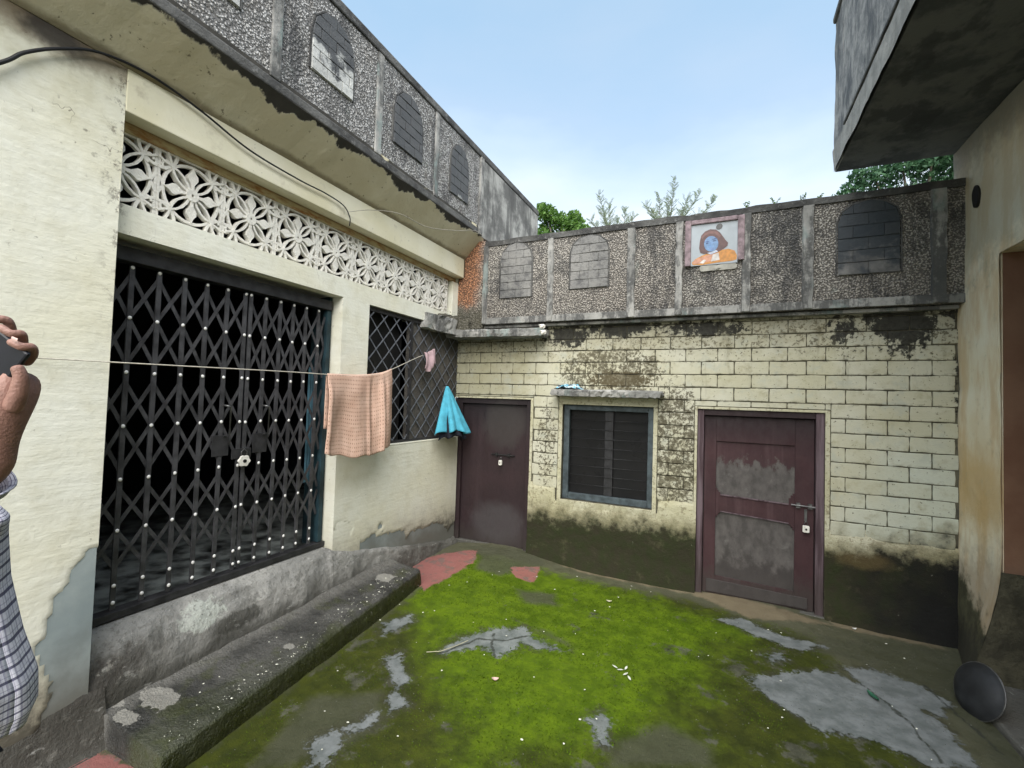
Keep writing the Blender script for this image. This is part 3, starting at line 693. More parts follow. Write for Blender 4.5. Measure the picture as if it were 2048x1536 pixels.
# step-like plinth: sill and battered apron below the gate
def apron(u, v):   # u along y, v across
    y = -3.66+u*(3.66-.02); e = max(0, (y+1.95)/1.93)
    top = .525-(.42*e**.8 if y > -1.95 else 0); top = max(top, .13)
    n = float(fbm(y*4, v*3, 4))-.5; n2 = float(fbm(y*13, v*9, 3))-.5
    prof = [(-.21, top), (-.12, top), (-.06, top-.012), (-.015, top-.05), (.02, top-.13), (.045, top-.22), (.062, top-.31), (.07, .06), (.075, -.06)]
    if y > -1.95:
        prof = [(-.05, top), (-.03, top), (.0, top-.01), (.025, top-.03), (.045, max(top-.12, .05)), (.058, max(top-.22, .02)), (.07, .02), (.08, -.06)]
    t = v*(len(prof)-1); i = min(int(t), len(prof)-2); f = t-i
    x = prof[i][0]*(1-f)+prof[i+1][0]*f; z = prof[i][1]*(1-f)+prof[i+1][1]*f
    k = 1 if .2 < v < .98 else 0
    n3_ = float(fbm(y*34+x*30, z*34, 3))-.5
    return (x+(n*.040+n2*.012+n3_*.004)*k, y, z+n*.03*k+n2*.008*k)
obj('apron', MB().grid(apron, 420, 48), 'apron', LB, smooth=True, fix=False)
# foot of the pillar wall: rubble skirt
def foot(u, v):
    y = -7+u*(7-3.46); n = float(fbm(y*5, v*4, 4))-.5; n2 = float(fbm(y*18, v*9, 3))-.5
    x = .066+v*.11; z = .30*(1-v)**1.9-.03
    return (x+n*.03, y, z+n*.07+n2*.03)
obj('wall_foot', MB().grid(foot, 160, 12), 'apron', LB, smooth=True, fix=False)
# wet black slab step
def stepfn():
    m = MB(); NU, NV = 150, 30
    def edge(v): return .605+(.40-.605)*v
    def f(u, v):   # v along y, u across profile
        y = -3.47+v*(2.24); X1 = edge(v)+float(fbm(y*7, 1, 3)-.5)*.02; zt = .115+v*.085; gb = float(gz(X1, y))-.03
        n = float(fbm(y*6, u*5, 3))-.5; n2 = float(fbm(y*30, u*22, 3))-.5
        pr = [(.01, zt+.055), (.07, zt+.036), (.14, zt+.018), (.5*X1+.06, zt+.006), (X1-.06, zt), (X1-.015, zt-.006), (X1, zt-.022), (X1+.012, (zt+gb)/2), (X1+.015, gb)]
        t = u*(len(pr)-1); i = min(int(t), len(pr)-2); q = t-i
        x = pr[i][0]*(1-q)+pr[i+1][0]*q; z = pr[i][1]*(1-q)+pr[i+1][1]*q
        return (x, y, z+n*.014*(u < .8)+n2*.008)
    m.grid(f, 60, 200)
    # end faces
    n = len(m.v)
    for row, rev in ((0, 0), (200, 1)):
        top = [row*61+i for i in range(61)]; b0 = len(m.v)
        for i in top: v = m.v[i]; m.v.append((v[0], v[1]+(.01 if rev else -.01), -.06))
        for i in range(60): m.f.append((top[i], top[i+1], b0+i+1, b0+i))
    return m
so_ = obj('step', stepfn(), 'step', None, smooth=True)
tag(so_, 'low wet black cement step running along the foot of the collapsible gate', 'step')

# lattice vent blocks (jali)
def jali_mesh():
    m = MB(); W, Hh = .372, .402; A, B = -.022, .022
    def P(pts): return [(p[0]*W, p[1]*Hh) for p in pts]
    def arc(cx, cy, r, a0, a1, n=14): return [(cx+r*math.cos(math.radians(a0+(a1-a0)*i/n)), cy+r*math.sin(math.radians(a0+(a1-a0)*i/n))) for i in range(n+1)]
    dz = [0]
    def st(pts, wd=.020, close=False):
        dz[0] += .0004; m.strip2(P(pts), wd, 0, A+dz[0], B-dz[0], close)
    def pet(ang, r0, r1, wd, shape=1):
        c, s = math.cos(math.radians(ang)), math.sin(math.radians(ang)); prof = [(0, .22), (.3, .34), (.52, 1), (.66, .95), (.80, .42), (1, .05)]
        L = [(r0+(r1-r0)*t, wd*k) for t, k in prof]; pts = L+[(x, -y) for x, y in reversed(L[:-1])]
        q = [(x*c-y*s, x*s+y*c) for x, y in pts]; dz[0] += .0004
        m.prism(P(q), 0, A+.004+dz[0], B-.002-dz[0])
    st(arc(0, 0, .06, 0, 360, 12)[:-1], .030, True)
    for a in (0, 90, 180, 270): pet(a, .05, .425, .080)
    for a in (45, 135, 225, 315):
        c, s = math.cos(math.radians(a)), math.sin(math.radians(a))
        for k in (-1, 1):
            pts = [(r*c-o*k*s, r*s+o*k*c) for r, o in ((.07, .012), (.16, .045), (.26, .058), (.36, .04), (.44, .0), (.54, .05), (.62, .075))]
            st(pts, .013)
    
    for sx, sy in ((1, 1), (-1, 1), (-1, -1), (1, -1)):
        a0 = {(1, 1): 180, (-1, 1): 270, (-1, -1): 0, (1, -1): 90}[(sx, sy)]
        st(arc(.5*sx, .5*sy, .26, a0, a0+90, 8), .017)
        st(arc(.385*sx, .30*sy, .065, 0, 270, 9), .013)
        
    for sx in (1, -1): st([(.5*sx, .15), (.42*sx, 0), (.5*sx, -.15)], .016)
    st(arc(0, 0, .425, 0, 360, 28)[:-1], .016, True)
    for s_ in (-.488, .488): st([(s_, -.5), (s_, .5)], .014)
    for s_ in (-.491, .491): st([(-.5, s_), (.5, s_)], .014)
    me = m.mesh('lattice_block', 'jali'); fixn(me); return me
JM = jali_mesh(); y = -.64-.1875+.375; jy = []
yy = -3.308-.187
for i in range(9): 
    cy = -3.308-.1875+.3785*i
    o = obj('lattice_block', JM, parent=LB, loc=(-.055, cy, 2.978)); o.scale = (1, 1.0, 1)
# parapet panels of the left roof
XE = .316
PL = obj('parapet', MB().box(.19, XE-.004, -7, -.238, 3.722, 4.62), 'pebble', LB)
obj('parapet_coping', MB().box(.17, XE+.012, -7, 1.6, 4.622, 4.70), 'coping', PL, bevel=.012)
obj('lower_band', MB().box(.28, XE+.006, -7, -.236, 3.706, 3.775), 'coping', PL, bevel=.01)
obj('smooth_end_panel', MB().box(.19, XE+.002, -.16, 1.6, 3.70, 4.621), 'rplaster', PL, bevel=.008)
obj('rib', MB().box(.2, XE+.02, -.236, -.162, 3.70, 4.618), 'rib', PL, bevel=.008)
for ry, rw in ((-2.87, .075), (-1.93, .075), (-1.10, .07), (-3.75, .075), (-4.7, .075)):
    obj('rib', MB().box(.25, XE+.008, ry-rw/2, ry+rw/2, 3.776, 4.619), 'rib', PL, bevel=.008)
def clip_poly(sub, clipp):
    out = sub; n = len(clipp)
    for i in range(n):
        a = clipp[i]; b = clipp[(i+1) % n]; inp = out; out = []
        if not inp: return []
        f = lambda p: (b[0]-a[0])*(p[1]-a[1])-(b[1]-a[1])*(p[0]-a[0])
        for j in range(len(inp)):
            p, q = inp[j-1], inp[j]; fp, fq = f(p), f(q)
            if (fp >= 0) != (fq >= 0): t = fp/(fp-fq); out.append((p[0]+(q[0]-p[0])*t, p[1]+(q[1]-p[1])*t))
            if fq >= 0: out.append(q)
    return out
def blind_window(parent, axis, face, u0, u1, v0, v1, rows, mat, arch=.3, out_=1, bw=.5):
    """arched relief panel made of separate bricks on a recessed dark back"""
    uc = (u0+u1)/2; hw = (u1-u0)/2; vs = v1-arch
    outline = [(u0, v0), (u1, v0), (u1, vs)]+[(uc+hw*math.cos(t), vs+arch*math.sin(t)) for t in (pi/6, pi/3, pi/2, 2*pi/3, 5*pi/6)]+[(u0, vs)]
    def ab(d): return (face+out_*d) 
    w = obj('blind_window', MB().prism(outline, axis, ab(-.02), ab(.009)), mat, parent)
    rim = [(uc+(a-uc)*1.05, b+(.008 if b > vs else 0)) for a, b in outline]
    obj('arch_rim', MB().strip2(rim[1:]+rim[:1], .010, axis, ab(-.01), ab(.010)), 'coping', w)
    rh = (v1-v0)/rows; g_ = .0032
    for r in range(rows):
        za = v0+r*rh; L = (u1-u0)*bw; st = 0 if r % 2 == 0 else -L/2; x = u0+st
        while x < u1-.01:
            a, b = max(x, u0), min(x+L, u1); x += L
            if b-a < .03: continue
            j = lambda: (random.random()-.5)*.006
            rect = [(a+g_+j(), za+g_+j()), (b-g_+j(), za+g_+j()), (b-g_+j(), za+rh-g_+j()), (a+g_+j(), za+rh-g_+j())]
            pl = clip_poly(rect, outline)
            if len(pl) < 3: continue
            obj('brick', MB().prism(pl, axis, ab(.0092), ab(.015+random.random()*.004)), mat, w, bevel=.0015)
for (a, b, c_, d_) in ((-2.61, -2.23, 4.03, 4.52), (-1.75, -1.35, 3.98, 4.50), (-.85, -.50, 3.94, 4.50), (-3.50, -3.12, 4.03, 4.52)):
    blind_window(PL, 0, XE-.004, a, b, c_, d_, 6, 'bbrick1', .22, 1, .36)

# ------------------------------------------------------------------ BACK BUILDING
BB = thing('back_building', (2.3, .1, 0), 'low back building of cream painted brick with two maroon doors and a grey pebbledash parapet', 'building')
OPEN = [(-.06, .951, -.2, 1.80), (1.331, 2.291, .732, 1.763), (2.703, 3.736, -.2, 1.764)]
m = MB()
m.box(-.08, 4.626, 0, .2, 1.801, 2.66)
m.box(.951, 1.331, 0, .2, -.1, 1.80); m.box(1.331, 2.291, 0, .2, -.1, .732); m.box(1.331, 2.291, 0, .2, 1.763, 1.80)
m.box(2.291, 2.703, 0, .2, -.1, 1.80); m.box(2.703, 3.736, 0, .2, 1.764, 1.80); m.box(3.736, 4.626, 0, .2, -.1, 1.80)
WALL = obj('wall', m, 'joint', BB)
# bricks
def brick_mesh(k):
    r = random.Random(k); m = MB(); j = lambda s: (r.random()-.5)*s
    c = .035
    back = [(0, 0), (1, 0), (1, 1), (0, 1)]
    ring = [(c*.4+j(.01), j(.05)), (.33, j(.07)), (.66, j(.07)), (1-c*.4+j(.01), j(.05)), (1+j(.012), .5+j(.1)), (1-c*.4+j(.01), 1+j(.05)), (.66, 1+j(.07)), (.33, 1+j(.07)), (c*.4+j(.01), 1+j(.05)), (0+j(.012), .5+j(.1))]
    n = len(ring)
    for p in ring: m.v.append((p[0], 0, p[1]))
    for p in ring: m.v.append((p[0], -.75, p[1]))
    cx, cz = .5, .5
    for p in ring: m.v.append((cx+(p[0]-cx)*.975, -1, cz+(p[1]-cz)*.92))
    for i in range(n):
        a = (i+1) % n
        m.f.append((i, a, n+a, n+i)); m.f.append((n+i, n+a, 2*n+a, 2*n+i))
    m.f.append(tuple(2*n+i for i in range(n)))
    me = m.mesh('brick', 'brick'); fixn(me); return me
BMS = [brick_mesh(k) for k in range(8)]
Zc, C_, XB, PB = 2.598, .12547, 1.4318, .144
def place_brick(x0, x1, z0, z1):
    if x1-x0 < .02 or z1-z0 < .018: return
    gp = .0012+random.random()*.0016; gh = .0034+random.random()*.002
    o = bpy.data.objects.new('brick', random.choice(BMS)); COL.objects.link(o); o.parent = WALL
    o.location = Vector((x0+gp, .001, z0+gh))-wloc(WALL); o.scale = (x1-x0-2*gp, .008+random.random()*.004, z1-z0-2*gh)
for j in range(-1, 15):
    zt = Zc-j*C_; zb = zt-C_
    if j == -1: zt = 2.655
    ks = [k for k in range(-12, 26) if (k % 2 == 0) == (j % 2 == 0)]
    for k in ks:
        a = XB+k*PB; b = a+2*PB; a = max(a, -.045); b = min(b, 4.618)
        if b-a < .02: continue
        if j == 14 and b < 2.8: continue
        segs = [(a, b, zb, zt)]
        for (ox0, ox1, oz0, oz1) in ((-.1, .985, -.2, 1.825), (1.285, 2.335, .60, 1.855), (2.675, 3.775, -.2, 1.79)):
            ns = []
            for (sa, sb, s0, s1) in segs:
                if sb <= ox0 or sa >= ox1 or s1 <= oz0 or s0 >= oz1: ns.append((sa, sb, s0, s1)); continue
                if sa < ox0: ns.append((sa, ox0, s0, s1))
                if sb > ox1: ns.append((ox1, sb, s0, s1))
                if s1 > oz1: ns.append((max(sa, ox0), min(sb, ox1), oz1, s1))
            segs = ns
        for s_ in segs: place_brick(*s_)
# smooth render bands round the openings and the damp foot of the wall
def band(x0, x1, z0, z1, t=.010):
    obj('render_band', MB().box(x0, x1, -t, .002, z0, z1), 'render', WALL, bevel=.003)
band(.9515, .982, .70, 1.822); band(1.288, 1.3305, .60, 1.762); band(2.2915, 2.332, .60, 1.762); band(1.288, 2.332, 1.7635, 1.852, .011); band(1.288, 2.332, .60, .7315, .0112)
band(2.678, 2.7025, .70, 1.788); band(3.7365, 3.772, .30, 1.788); band(2.7030, 3.736, 1.7645, 1.787, .0098); band(-.045, .951, 1.8015, 1.822, .0098)
def t_foot(u, v):
    lim = .74+(fbm(u*5, v*5, 3)-.5)*.10+.11*(u < 2.7)
    lim = np.where((u > 1.27) & (u < 2.35), np.minimum(lim, .69), lim)
    return np.clip((lim-v)*.25, -.014, .012)+(fbm(u*3, v*3, 3)-.5)*.010+(fbm(u*16, v*16, 3)-.5)*.006+np.clip((.25-v)*.10, 0, .03)
skin('damp_render', 1, -.003, .9515, 2.7025, -.08, .90, .02, t_foot, 'render', WALL, -1)
skin('damp_render', 1, -.003, 3.7365, 4.626, -.08, .80, .02, t_foot, 'render', WALL, -1)
obj('roof_slab', MB().box(-.6, 4.60, .001, 4.0, 2.662, 2.76), 'rib', BB)
obj('eave_band', MB().box(.0, 4.60, -.07, -.0005, 2.625, 2.655), 'rib', BB, bevel=.004)
# dark rooms behind doors and window
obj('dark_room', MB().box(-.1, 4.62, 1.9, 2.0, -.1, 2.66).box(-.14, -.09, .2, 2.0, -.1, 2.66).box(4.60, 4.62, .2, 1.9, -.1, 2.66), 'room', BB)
# parapet
YO = -.115
PB_ = obj('parapet', MB().box(.352, 4.626, YO, -.001, 2.662, 3.58), 'pebble', BB)
m = MB(); N = 120
for i in range(N+1):
    x = .36+(4.626-.36)*i/N; dz = float(fbm(x*5, 2, 4)-.5)*.03; dy = float(fbm(x*6, 8, 3)-.5)*.016
    for (a, b) in ((YO-.012+dy, 3.582), (YO-.016+dy, 3.640+dz), (0, 3.652+dz), (.02, 3.582)): m.v.append((x, a, b))
for i in range(N):
    for k in range(4): a = i*4+k; b = i*4+(k+1) % 4; m.f.append((a, b, b+4, a+4))
obj('parapet_coping', m, 'coping', PB_, smooth=False)
obj('lower_band', MB().box(.352, 4.62, YO-.008, YO-.0005, 2.664, 2.735), 'rib', PB_, bevel=.004)
for rx, rw in ((.374, .062), (1.185, .07), (2.055, .085), (2.515, .07), (3.10, .075), (3.58, .085), (4.46, .10)):
    m = MB(); rn = random.Random(int(rx*100)); zs = np.linspace(2.672, 3.581, 13); pr = []
    for z in zs: pr.append((rx-rw/2+rn.uniform(-.006, .006), rx+rw/2+rn.uniform(-.006, .006), YO-.018-rn.uniform(0, .006), z))
    for (a, b, y_, z) in pr: m.v += [(a, YO+.001, z), (a+.006, y_, z), (b-.006, y_, z), (b, YO+.001, z)]
    for i in range(12):
        for k in range(3): a = i*4+k; m.f.append((a, a+1, a+5, a+4))
    m.f.append((0, 1, 2, 3)); m.f.append((48, 49, 50, 51))
    obj('rib', m, 'rib', PB_)
blind_window(PB_, 1, YO, .575, .960, 2.955, 3.585, 7, 'bbrick', .20, -1, .5)
blind_window(PB_, 1, YO, 1.415, 1.822, 3.00, 3.565, 6, 'bbrick', .17, -1, .5)
blind_window(PB_, 1, YO, 3.795, 4.215, 2.94, 3.56, 6, 'bbrick2', .17, -1, .5)
# orange part under the left eave
obj('orange_end_panel', MB().prism([(.0, 2.62), (.350, 2.62), (.350, 3.66), (.26, 3.66), (.082, 3.49), (.082, 3.24), (.0, 3.24)], 1, YO+.003, -.002), 'opebble', BB)
# concrete ledge over the first door, running into rubble at the corner
def rough_slab(pts, z0, z1, seed, amp=.012, step=.03):
    m = MB(); P_ = []; n = len(pts)
    for i in range(n):
        a = Vector(pts[i]); b = Vector(pts[(i+1) % n]); k = max(1, int((b-a).length/step))
        for t in range(k): P_.append(a+(b-a)*t/k)
    c = sum(P_, Vector((0, 0)))/len(P_); K = len(P_); r = random.Random(seed); levels = (z0, z0+(z1-z0)*.35, z0+(z1-z0)*.8, z1)
    for li, z in enumerate(levels):
        for p in P_:
            q = p+(p-c).normalized()*(r.uniform(-amp, amp)-(.012 if li in (0, 3) else 0)); m.v.append((q.x, q.y, z+r.uniform(-amp, amp)*.5))
    for li in range(3):
        for i in range(K): a = li*K+i; b = li*K+(i+1) % K; m.f.append((a, b, b+K, a+K))
    m.f.append(tuple(range(K))[::-1]); m.f.append(tuple(3*K+i for i in range(K)))
    return m
obj('door_ledge', rough_slab([(.10, -.29), (1.148, -.215), (1.15, -.001), (-.04, -.001), (-.04, -.30)], 2.50, 2.585, 3, .010), 'rib', BB)
lb_ = obj('rubble_lump', rough_slab([(-.04, -.80), (.02, -.78), (.07, -.55), (.11, -.28), (-.04, -.28)], 2.535, 2.70, 5, .026, .04), 'rib', BB)
for wx, wz in ((1.135, 2.60), (1.15, 2.535)): obj('plaster_chip', rough_slab([(wx-.02, -.235), (wx+.02, -.225), (wx+.025, -.18), (wx-.02, -.17)], wz-.025, wz+.02, 12, .01, .015), 'jali', BB)
obj('rubble_lump', rough_slab([(-.02, -.55), (.04, -.5), (.10, -.25), (.22, -.18), (.05, -.12), (-.02, -.12)], 2.586, 2.74, 6, .03, .04), 'opebble', BB)
# window ledge, window
obj('window_ledge', rough_slab([(1.25, -.19), (2.385, -.19), (2.385, -.001), (1.25, -.001)], 1.856, 1.922, 9, .012), 'rib', BB)
WN = obj('window', MB().box(1.332, 2.290, .12, .125, .733, 1.762), 'glass', BB); WN['label'] = 'dark window pane'
for a in ((1.333, 1.395, .735, 1.760), (2.232, 2.289, .735, 1.760)): obj('frame_side', MB().box(a[0], a[1], .045, .10, a[2], a[3]), 'winframe', WN, bevel=.004)
obj('frame_top', MB().box(1.396, 2.231, .046, .10, 1.705, 1.760), 'winframe', WN, bevel=.004)
obj('frame_bottom', MB().box(1.396, 2.231, .046, .10, .735, .80), 'winframe', WN, bevel=.004)
obj('mullion', MB().box(1.78, 1.87, .085, .118, .801, 1.704), 'winrod', WN, bevel=.004)
for i in range(8): obj('rod', MB().tube([(1.397, .075, .90+.1*i), (2.230, .075, .90+.1*i)], .0032, 6), 'winrod', WN, smooth=True)
# doors
D1 = obj('door', MB().box(.045, .895, .05, .085, .10, 1.735), 'door', BB, bevel=.003); D1['label'] = 'plain dark maroon door with a bolt'
obj('frame_side', MB().box(-.058, .043, .012, .12, .02, 1.798), 'door', D1, bevel=.004)
obj('frame_side', MB().box(.897, .950, .012, .12, .02, 1.798), 'door', D1, bevel=.004)
obj('frame_top', MB().box(.044, .896, .012, .12, 1.737, 1.798), 'door', D1, bevel=.004)
obj('threshold', MB().box(-.05, .95, .005, .2, -.05, .098), 'apron', D1, bevel=.01)
obj('bolt', MB().tube([(.45, .035, 1.145), (.75, .035, 1.143)], .008, 8).box(.50, .53, .03, .05, 1.125, 1.165).box(.66, .69, .03, .05, 1.125, 1.165), 'iron', D1)
D2 = obj('door', MB().box(2.765, 3.668, .062, .075, .012, 1.70), 'worn', BB); D2['label'] = 'maroon panelled door with paint worn to grey'
obj('frame_side', MB().box(2.704, 2.762, .010, .12, -.02, 1.763), 'jamb', D2, bevel=.006)
obj('frame_side', MB().box(3.672, 3.735, .006, .12, -.02, 1.763), 'jamb', D2, bevel=.006)
obj('frame_top', MB().box(2.763, 3.671, .010, .12, 1.705, 1.763), 'door', D2, bevel=.006)
DP = dict(y0=.046, y1=.0615)
def dpart(name, pts): return obj(name, MB().prism(pts, 1, DP['y0'], DP['y1']), 'door', D2, bevel=.002)
dpart('stile', [(2.768, .014), (2.872, .014), (2.872, 1.698), (2.768, 1.698)])
dpart('stile', [(3.520, .014), (3.665, .014), (3.665, 1.698), (3.520, 1.698)])
dpart('rail', [(2.8725, 1.46), (3.5195, 1.46), (3.5195, 1.698), (2.8725, 1.698)])
mid = [(2.8725, .74), (2.885, .74), (2.885, .757), (2.897, .757), (2.897, .774), (2.912, .774), (2.912, .80), (3.475, .765), (3.475, .745), (3.490, .745), (3.490, .725), (3.505, .725), (3.505, .705), (3.5195, .705)]
midt = [(3.5195, 1.03), (3.505, 1.03), (3.505, 1.01), (3.490, 1.01), (3.490, .985), (3.475, .985), (3.475, .925), (2.912, .948), (2.912, .975), (2.897, .975), (2.897, .993), (2.885, .993), (2.885, 1.012), (2.8725, 1.012)]
dpart('rail', mid+midt)
dpart('rail', [(2.8725, .014), (3.5195, .014), (3.5195, .165), (2.8725, .185)])
obj('moulding', MB().prism([(2.912, .9485), (3.475, .9255), (3.475, .936), (2.912, .959)], 1, .036, .0455), 'jamb', D2)
obj('moulding', MB().prism([(2.912, .792), (3.475, .757), (3.475, .765), (2.912, .800)], 1, .038, .0455), 'jamb', D2)
obj('kick_board', MB().prism([(2.80, .03), (3.62, .03), (3.62, .125), (2.80, .150)], 1, .034, .0455), 'worn', D2, bevel=.003)
obj('bolt', MB().tube([(3.49, .022, .935), (3.70, .022, .928)], .0085, 8).box(3.53, 3.56, .02, .045, .91, .955).box(3.62, 3.65, .02, .045, .91, .955), 'steel', D2)
obj('hasp', MB().box(3.592, 3.612, .026, .045, .80, .905), 'steel', D2)
obj('threshold', MB().box(2.70, 3.74, -.02, .2, -.12, .008), 'apron', D2, bevel=.008)
# padlocks
def lock(name, c, w_, h_, label, body, cover=None):
    t = thing(name, c, label, 'padlock'); x, y, z = c
    k = 14
    if cover == 'flower':
        pts = [(x+w_*(1+.10*math.cos(5*a))*math.cos(a), z+h_*(1+.10*math.cos(5*a))*math.sin(a)) for a in [2*pi*i/24 for i in range(24)]]
        mb = MB(); n = 24
    else:
        pts = [(x+w_*p, z+h_*q_) for p, q_ in ((-1, .8), (-.8, 1), (.8, 1), (1, .8), (1, -.8), (.7, -1), (-.7, -1), (-1, -.8))]
    obj('body', MB().prism(pts, 1, y-.014, y+.010), body, t, bevel=.004)
    obj('shackle', MB().tube([(x-w_*.5, y, z+h_*.9), (x-w_*.5, y, z+h_*1.6), (x-w_*.2, y, z+h_*2.1), (x+w_*.2, y, z+h_*2.1), (x+w_*.5, y, z+h_*1.6), (x+w_*.5, y, z+h_*.9)], .003, 6), 'steel', t, smooth=True)
    obj('keyhole', MB().prism([(x+.3*w_*math.cos(a), z+.3*h_*math.sin(a)) for a in [2*pi*i/10 for i in range(10)]], 1, y-.018, y-.0142), 'black', t)
    return t
lock('padlock', (.578, .022, 1.055), .020, .030, 'small pale padlock hanging on the bolt of the plain maroon door', 'lockw')
lock('padlock', (3.603, .016, .735), .026, .030, 'white square padlock hanging below the bolt of the worn panelled door', 'lockw')

# ------------------------------------------------------------------ RIGHT BUILDING
RB = thing('right_building', (5.5, -1, 0), 'dark balcony building on the right with an ochre stained wall and brown doorway', 'building')
XR = 4.627
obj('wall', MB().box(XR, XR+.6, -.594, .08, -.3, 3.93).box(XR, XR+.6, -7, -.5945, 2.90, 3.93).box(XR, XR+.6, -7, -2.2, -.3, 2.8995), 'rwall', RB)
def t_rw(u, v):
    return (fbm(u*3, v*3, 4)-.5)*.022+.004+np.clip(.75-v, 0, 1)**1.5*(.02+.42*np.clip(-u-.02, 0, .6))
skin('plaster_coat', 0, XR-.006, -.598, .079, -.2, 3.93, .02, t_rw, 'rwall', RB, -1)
skin('plaster_coat', 0, XR-.006, -7, -.598, 2.90, 3.93, .05, lambda u, v: (fbm(u*3, v*3, 4)-.5)*.022+.004, 'rwall', RB, -1)
obj('door_jamb', MB().box(XR+.004, XR+.6, -.602, -.5946, -.3, 2.8995), 'rjamb', RB)
bz = np.linspace(-.15, .75, 14); bc = [(XR-.012-float(np.clip(.75-z, 0, 1)**1.5*(.02+.42*.578)), float(z)) for z in bz]
obj('batter', MB().prism(bc+[(XR+.3, .75), (XR+.3, -.15)], 1, -.6035, -.5965), 'damp', RB)
obj('inner_room', MB().box(XR+.601, XR+.66, -2.3, -.5, -.3, 3.0), 'rjamb', RB)
obj('doorway_floor', MB().box(XR-.25, XR+.6, -2.2, -.62, -.2, .03), 'apron', RB, bevel=.02)
obj('wall_hole', MB().prism([(-.300+.048*math.cos(a)*(1+.1*math.sin(3*a)), 3.42+.085*math.sin(a)) for a in [2*pi*i/16 for i in range(16)]], 0, XR-.022, XR-.003), 'black', RB)
# balcony: soffit slab and parapet face
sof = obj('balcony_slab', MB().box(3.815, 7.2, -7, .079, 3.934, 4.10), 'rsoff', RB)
BF = obj('balcony_parapet', MB().grid(lambda u, v: (3.805+.02*float(fbm((u*7)*4, v*5, 4)-.5)-(.012 if v < .16 else 0), -7+u*7.079, 3.934+v*1.38), 260, 50), 'rface', RB, smooth=False)
obj('parapet_end', MB().box(3.808, 4.0, -.2, .076, 3.935, 5.31), 'rface', RB)
obj('parapet_core', MB().box(3.815, 4.0, -7, -.201, 4.101, 5.31), 'rface', RB)
obj('panel_joint', MB().box(3.790, 3.804, -7, -.30, 4.155, 4.175), 'coping', RB)
obj('coping', MB().box(3.785, 4.03, -7, .09, 5.311, 5.37), 'coping', RB, bevel=.015)

# ------------------------------------------------------------------ COLLAPSIBLE GATE
GT = thing('collapsible_gate', (-.12, -2.7, .53), 'dark steel folding gate with crossed bars and white knobs across the left doorway', 'gate')
obj('top_track', MB().box(-.175, -.085, -3.522, -1.951, 2.50, 2.578), 'gate', GT, bevel=.003)
obj('bottom_rail', MB().box(-.165, -.085, -3.522, -1.922, .527, .568), 'gate', GT, bevel=.003)
obj('end_channel', MB().box(-.15, -.10, -1.985, -1.9505, .57, 2.498), 'teal', GT, bevel=.003)
PY = [-3.363, -3.226, -3.085, -2.952, -2.818, -2.691, -2.650, -2.534, -2.414, -2.300, -2.183, -2.059]
LV = [2.475, 2.19, 1.885, 1.585, 1.285, 1.004, .705, .612]
pk = obj('picket', MB().box(-.012, -.0046, -.0125, -.0050, 0, 1.91).box(-.012, -.0046, .0050, .0125, 0, 1.91).box(-.0045, -.001, -.0125, .0125, 0, 1.91), 'gate_pick', GT, loc=(-.115, PY[0], .572))
for y in PY[1:]: copy_to(pk, GT, (-.115, y, .572))
kb = MB()
for i in range(5):
    t0 = pi/2*i/4; r0 = .0100*math.cos(t0); x0 = .008*math.sin(t0)
    for j in range(10): kb.v.append((x0, r0*math.cos(2*pi*j/10), r0*1.15*math.sin(2*pi*j/10)))
for i in range(4):
    for j in range(10): kb.f.append((i*10+j, i*10+(j+1) % 10, (i+1)*10+(j+1) % 10, (i+1)*10+j))
kn = obj('knob', kb, 'knob', GT, smooth=True, loc=(-.116, PY[0], LV[0]))
first = True
for y in PY:
    for z in LV:
        if first: first = False; continue
        k_ = copy_to(kn, GT, (-.116, y+random.uniform(-.002, .002), z+random.uniform(-.004, .004))); k_.rotation_euler = (random.uniform(-.4, .4), 0, random.uniform(-.2, .2))
BANDS = [(2.19, 2.44), (1.93, 2.19), (1.585, 1.83), (1.335, 1.585), (1.03, 1.235), (.80, 1.004)]
def brace(y0, z0, y1, z1, x):
    L = math.hypot(y1-y0, z1-z0); a = math.atan2(z1-z0, y1-y0)
    o = copy_to(BR, GT, (x, y0, z0)); o.rotation_euler = (a, 0, 0); o.scale = (1, L, 1); return o
BRm = MB().box(-.0015, .0015, 0, 1, -.0105, .0105); BR = obj('brace', BRm, 'gate_pick', GT, loc=(-.124, PY[0], 2.19))
BR.rotation_euler = (math.atan2(.25, .137), 0, 0); BR.scale = (1, math.hypot(.25, .137), 1)
for i in range(-1, len(PY)):
    if i == 5: continue
    ya = PY[i] if i >= 0 else -3.486; yb = PY[i+1] if i+1 < len(PY) else -1.99
    for bi, (z0, z1) in enumerate(BANDS):
        if i == 0 and bi == 0: brace(yb, z0, ya, z1, -.128); continue
        zz0, zz1 = z0, z1
        if i == -1: pass
        brace(ya, zz0, yb, zz1, -.124); brace(yb, zz0, ya, zz1, -.128)
for y in (-2.818, -2.534):
    obj('handle', MB().tube([(-.108, y, 1.70), (-.078, y+.018, 1.695), (-.074, y+.032, 1.69), (-.074, y+.032, 1.50), (-.108, y+.018, 1.49)], .0065, 8), 'steel', GT, smooth=True)
    obj('lock_plate', MB().box(-.118, -.112, y-.055, y+.055, 1.36, 1.50), 'gate', GT, bevel=.002)
obj('lock_box', MB().box(-.118, -.110, -2.74, -2.60, 1.33, 1.40), 'gate', GT, bevel=.002)
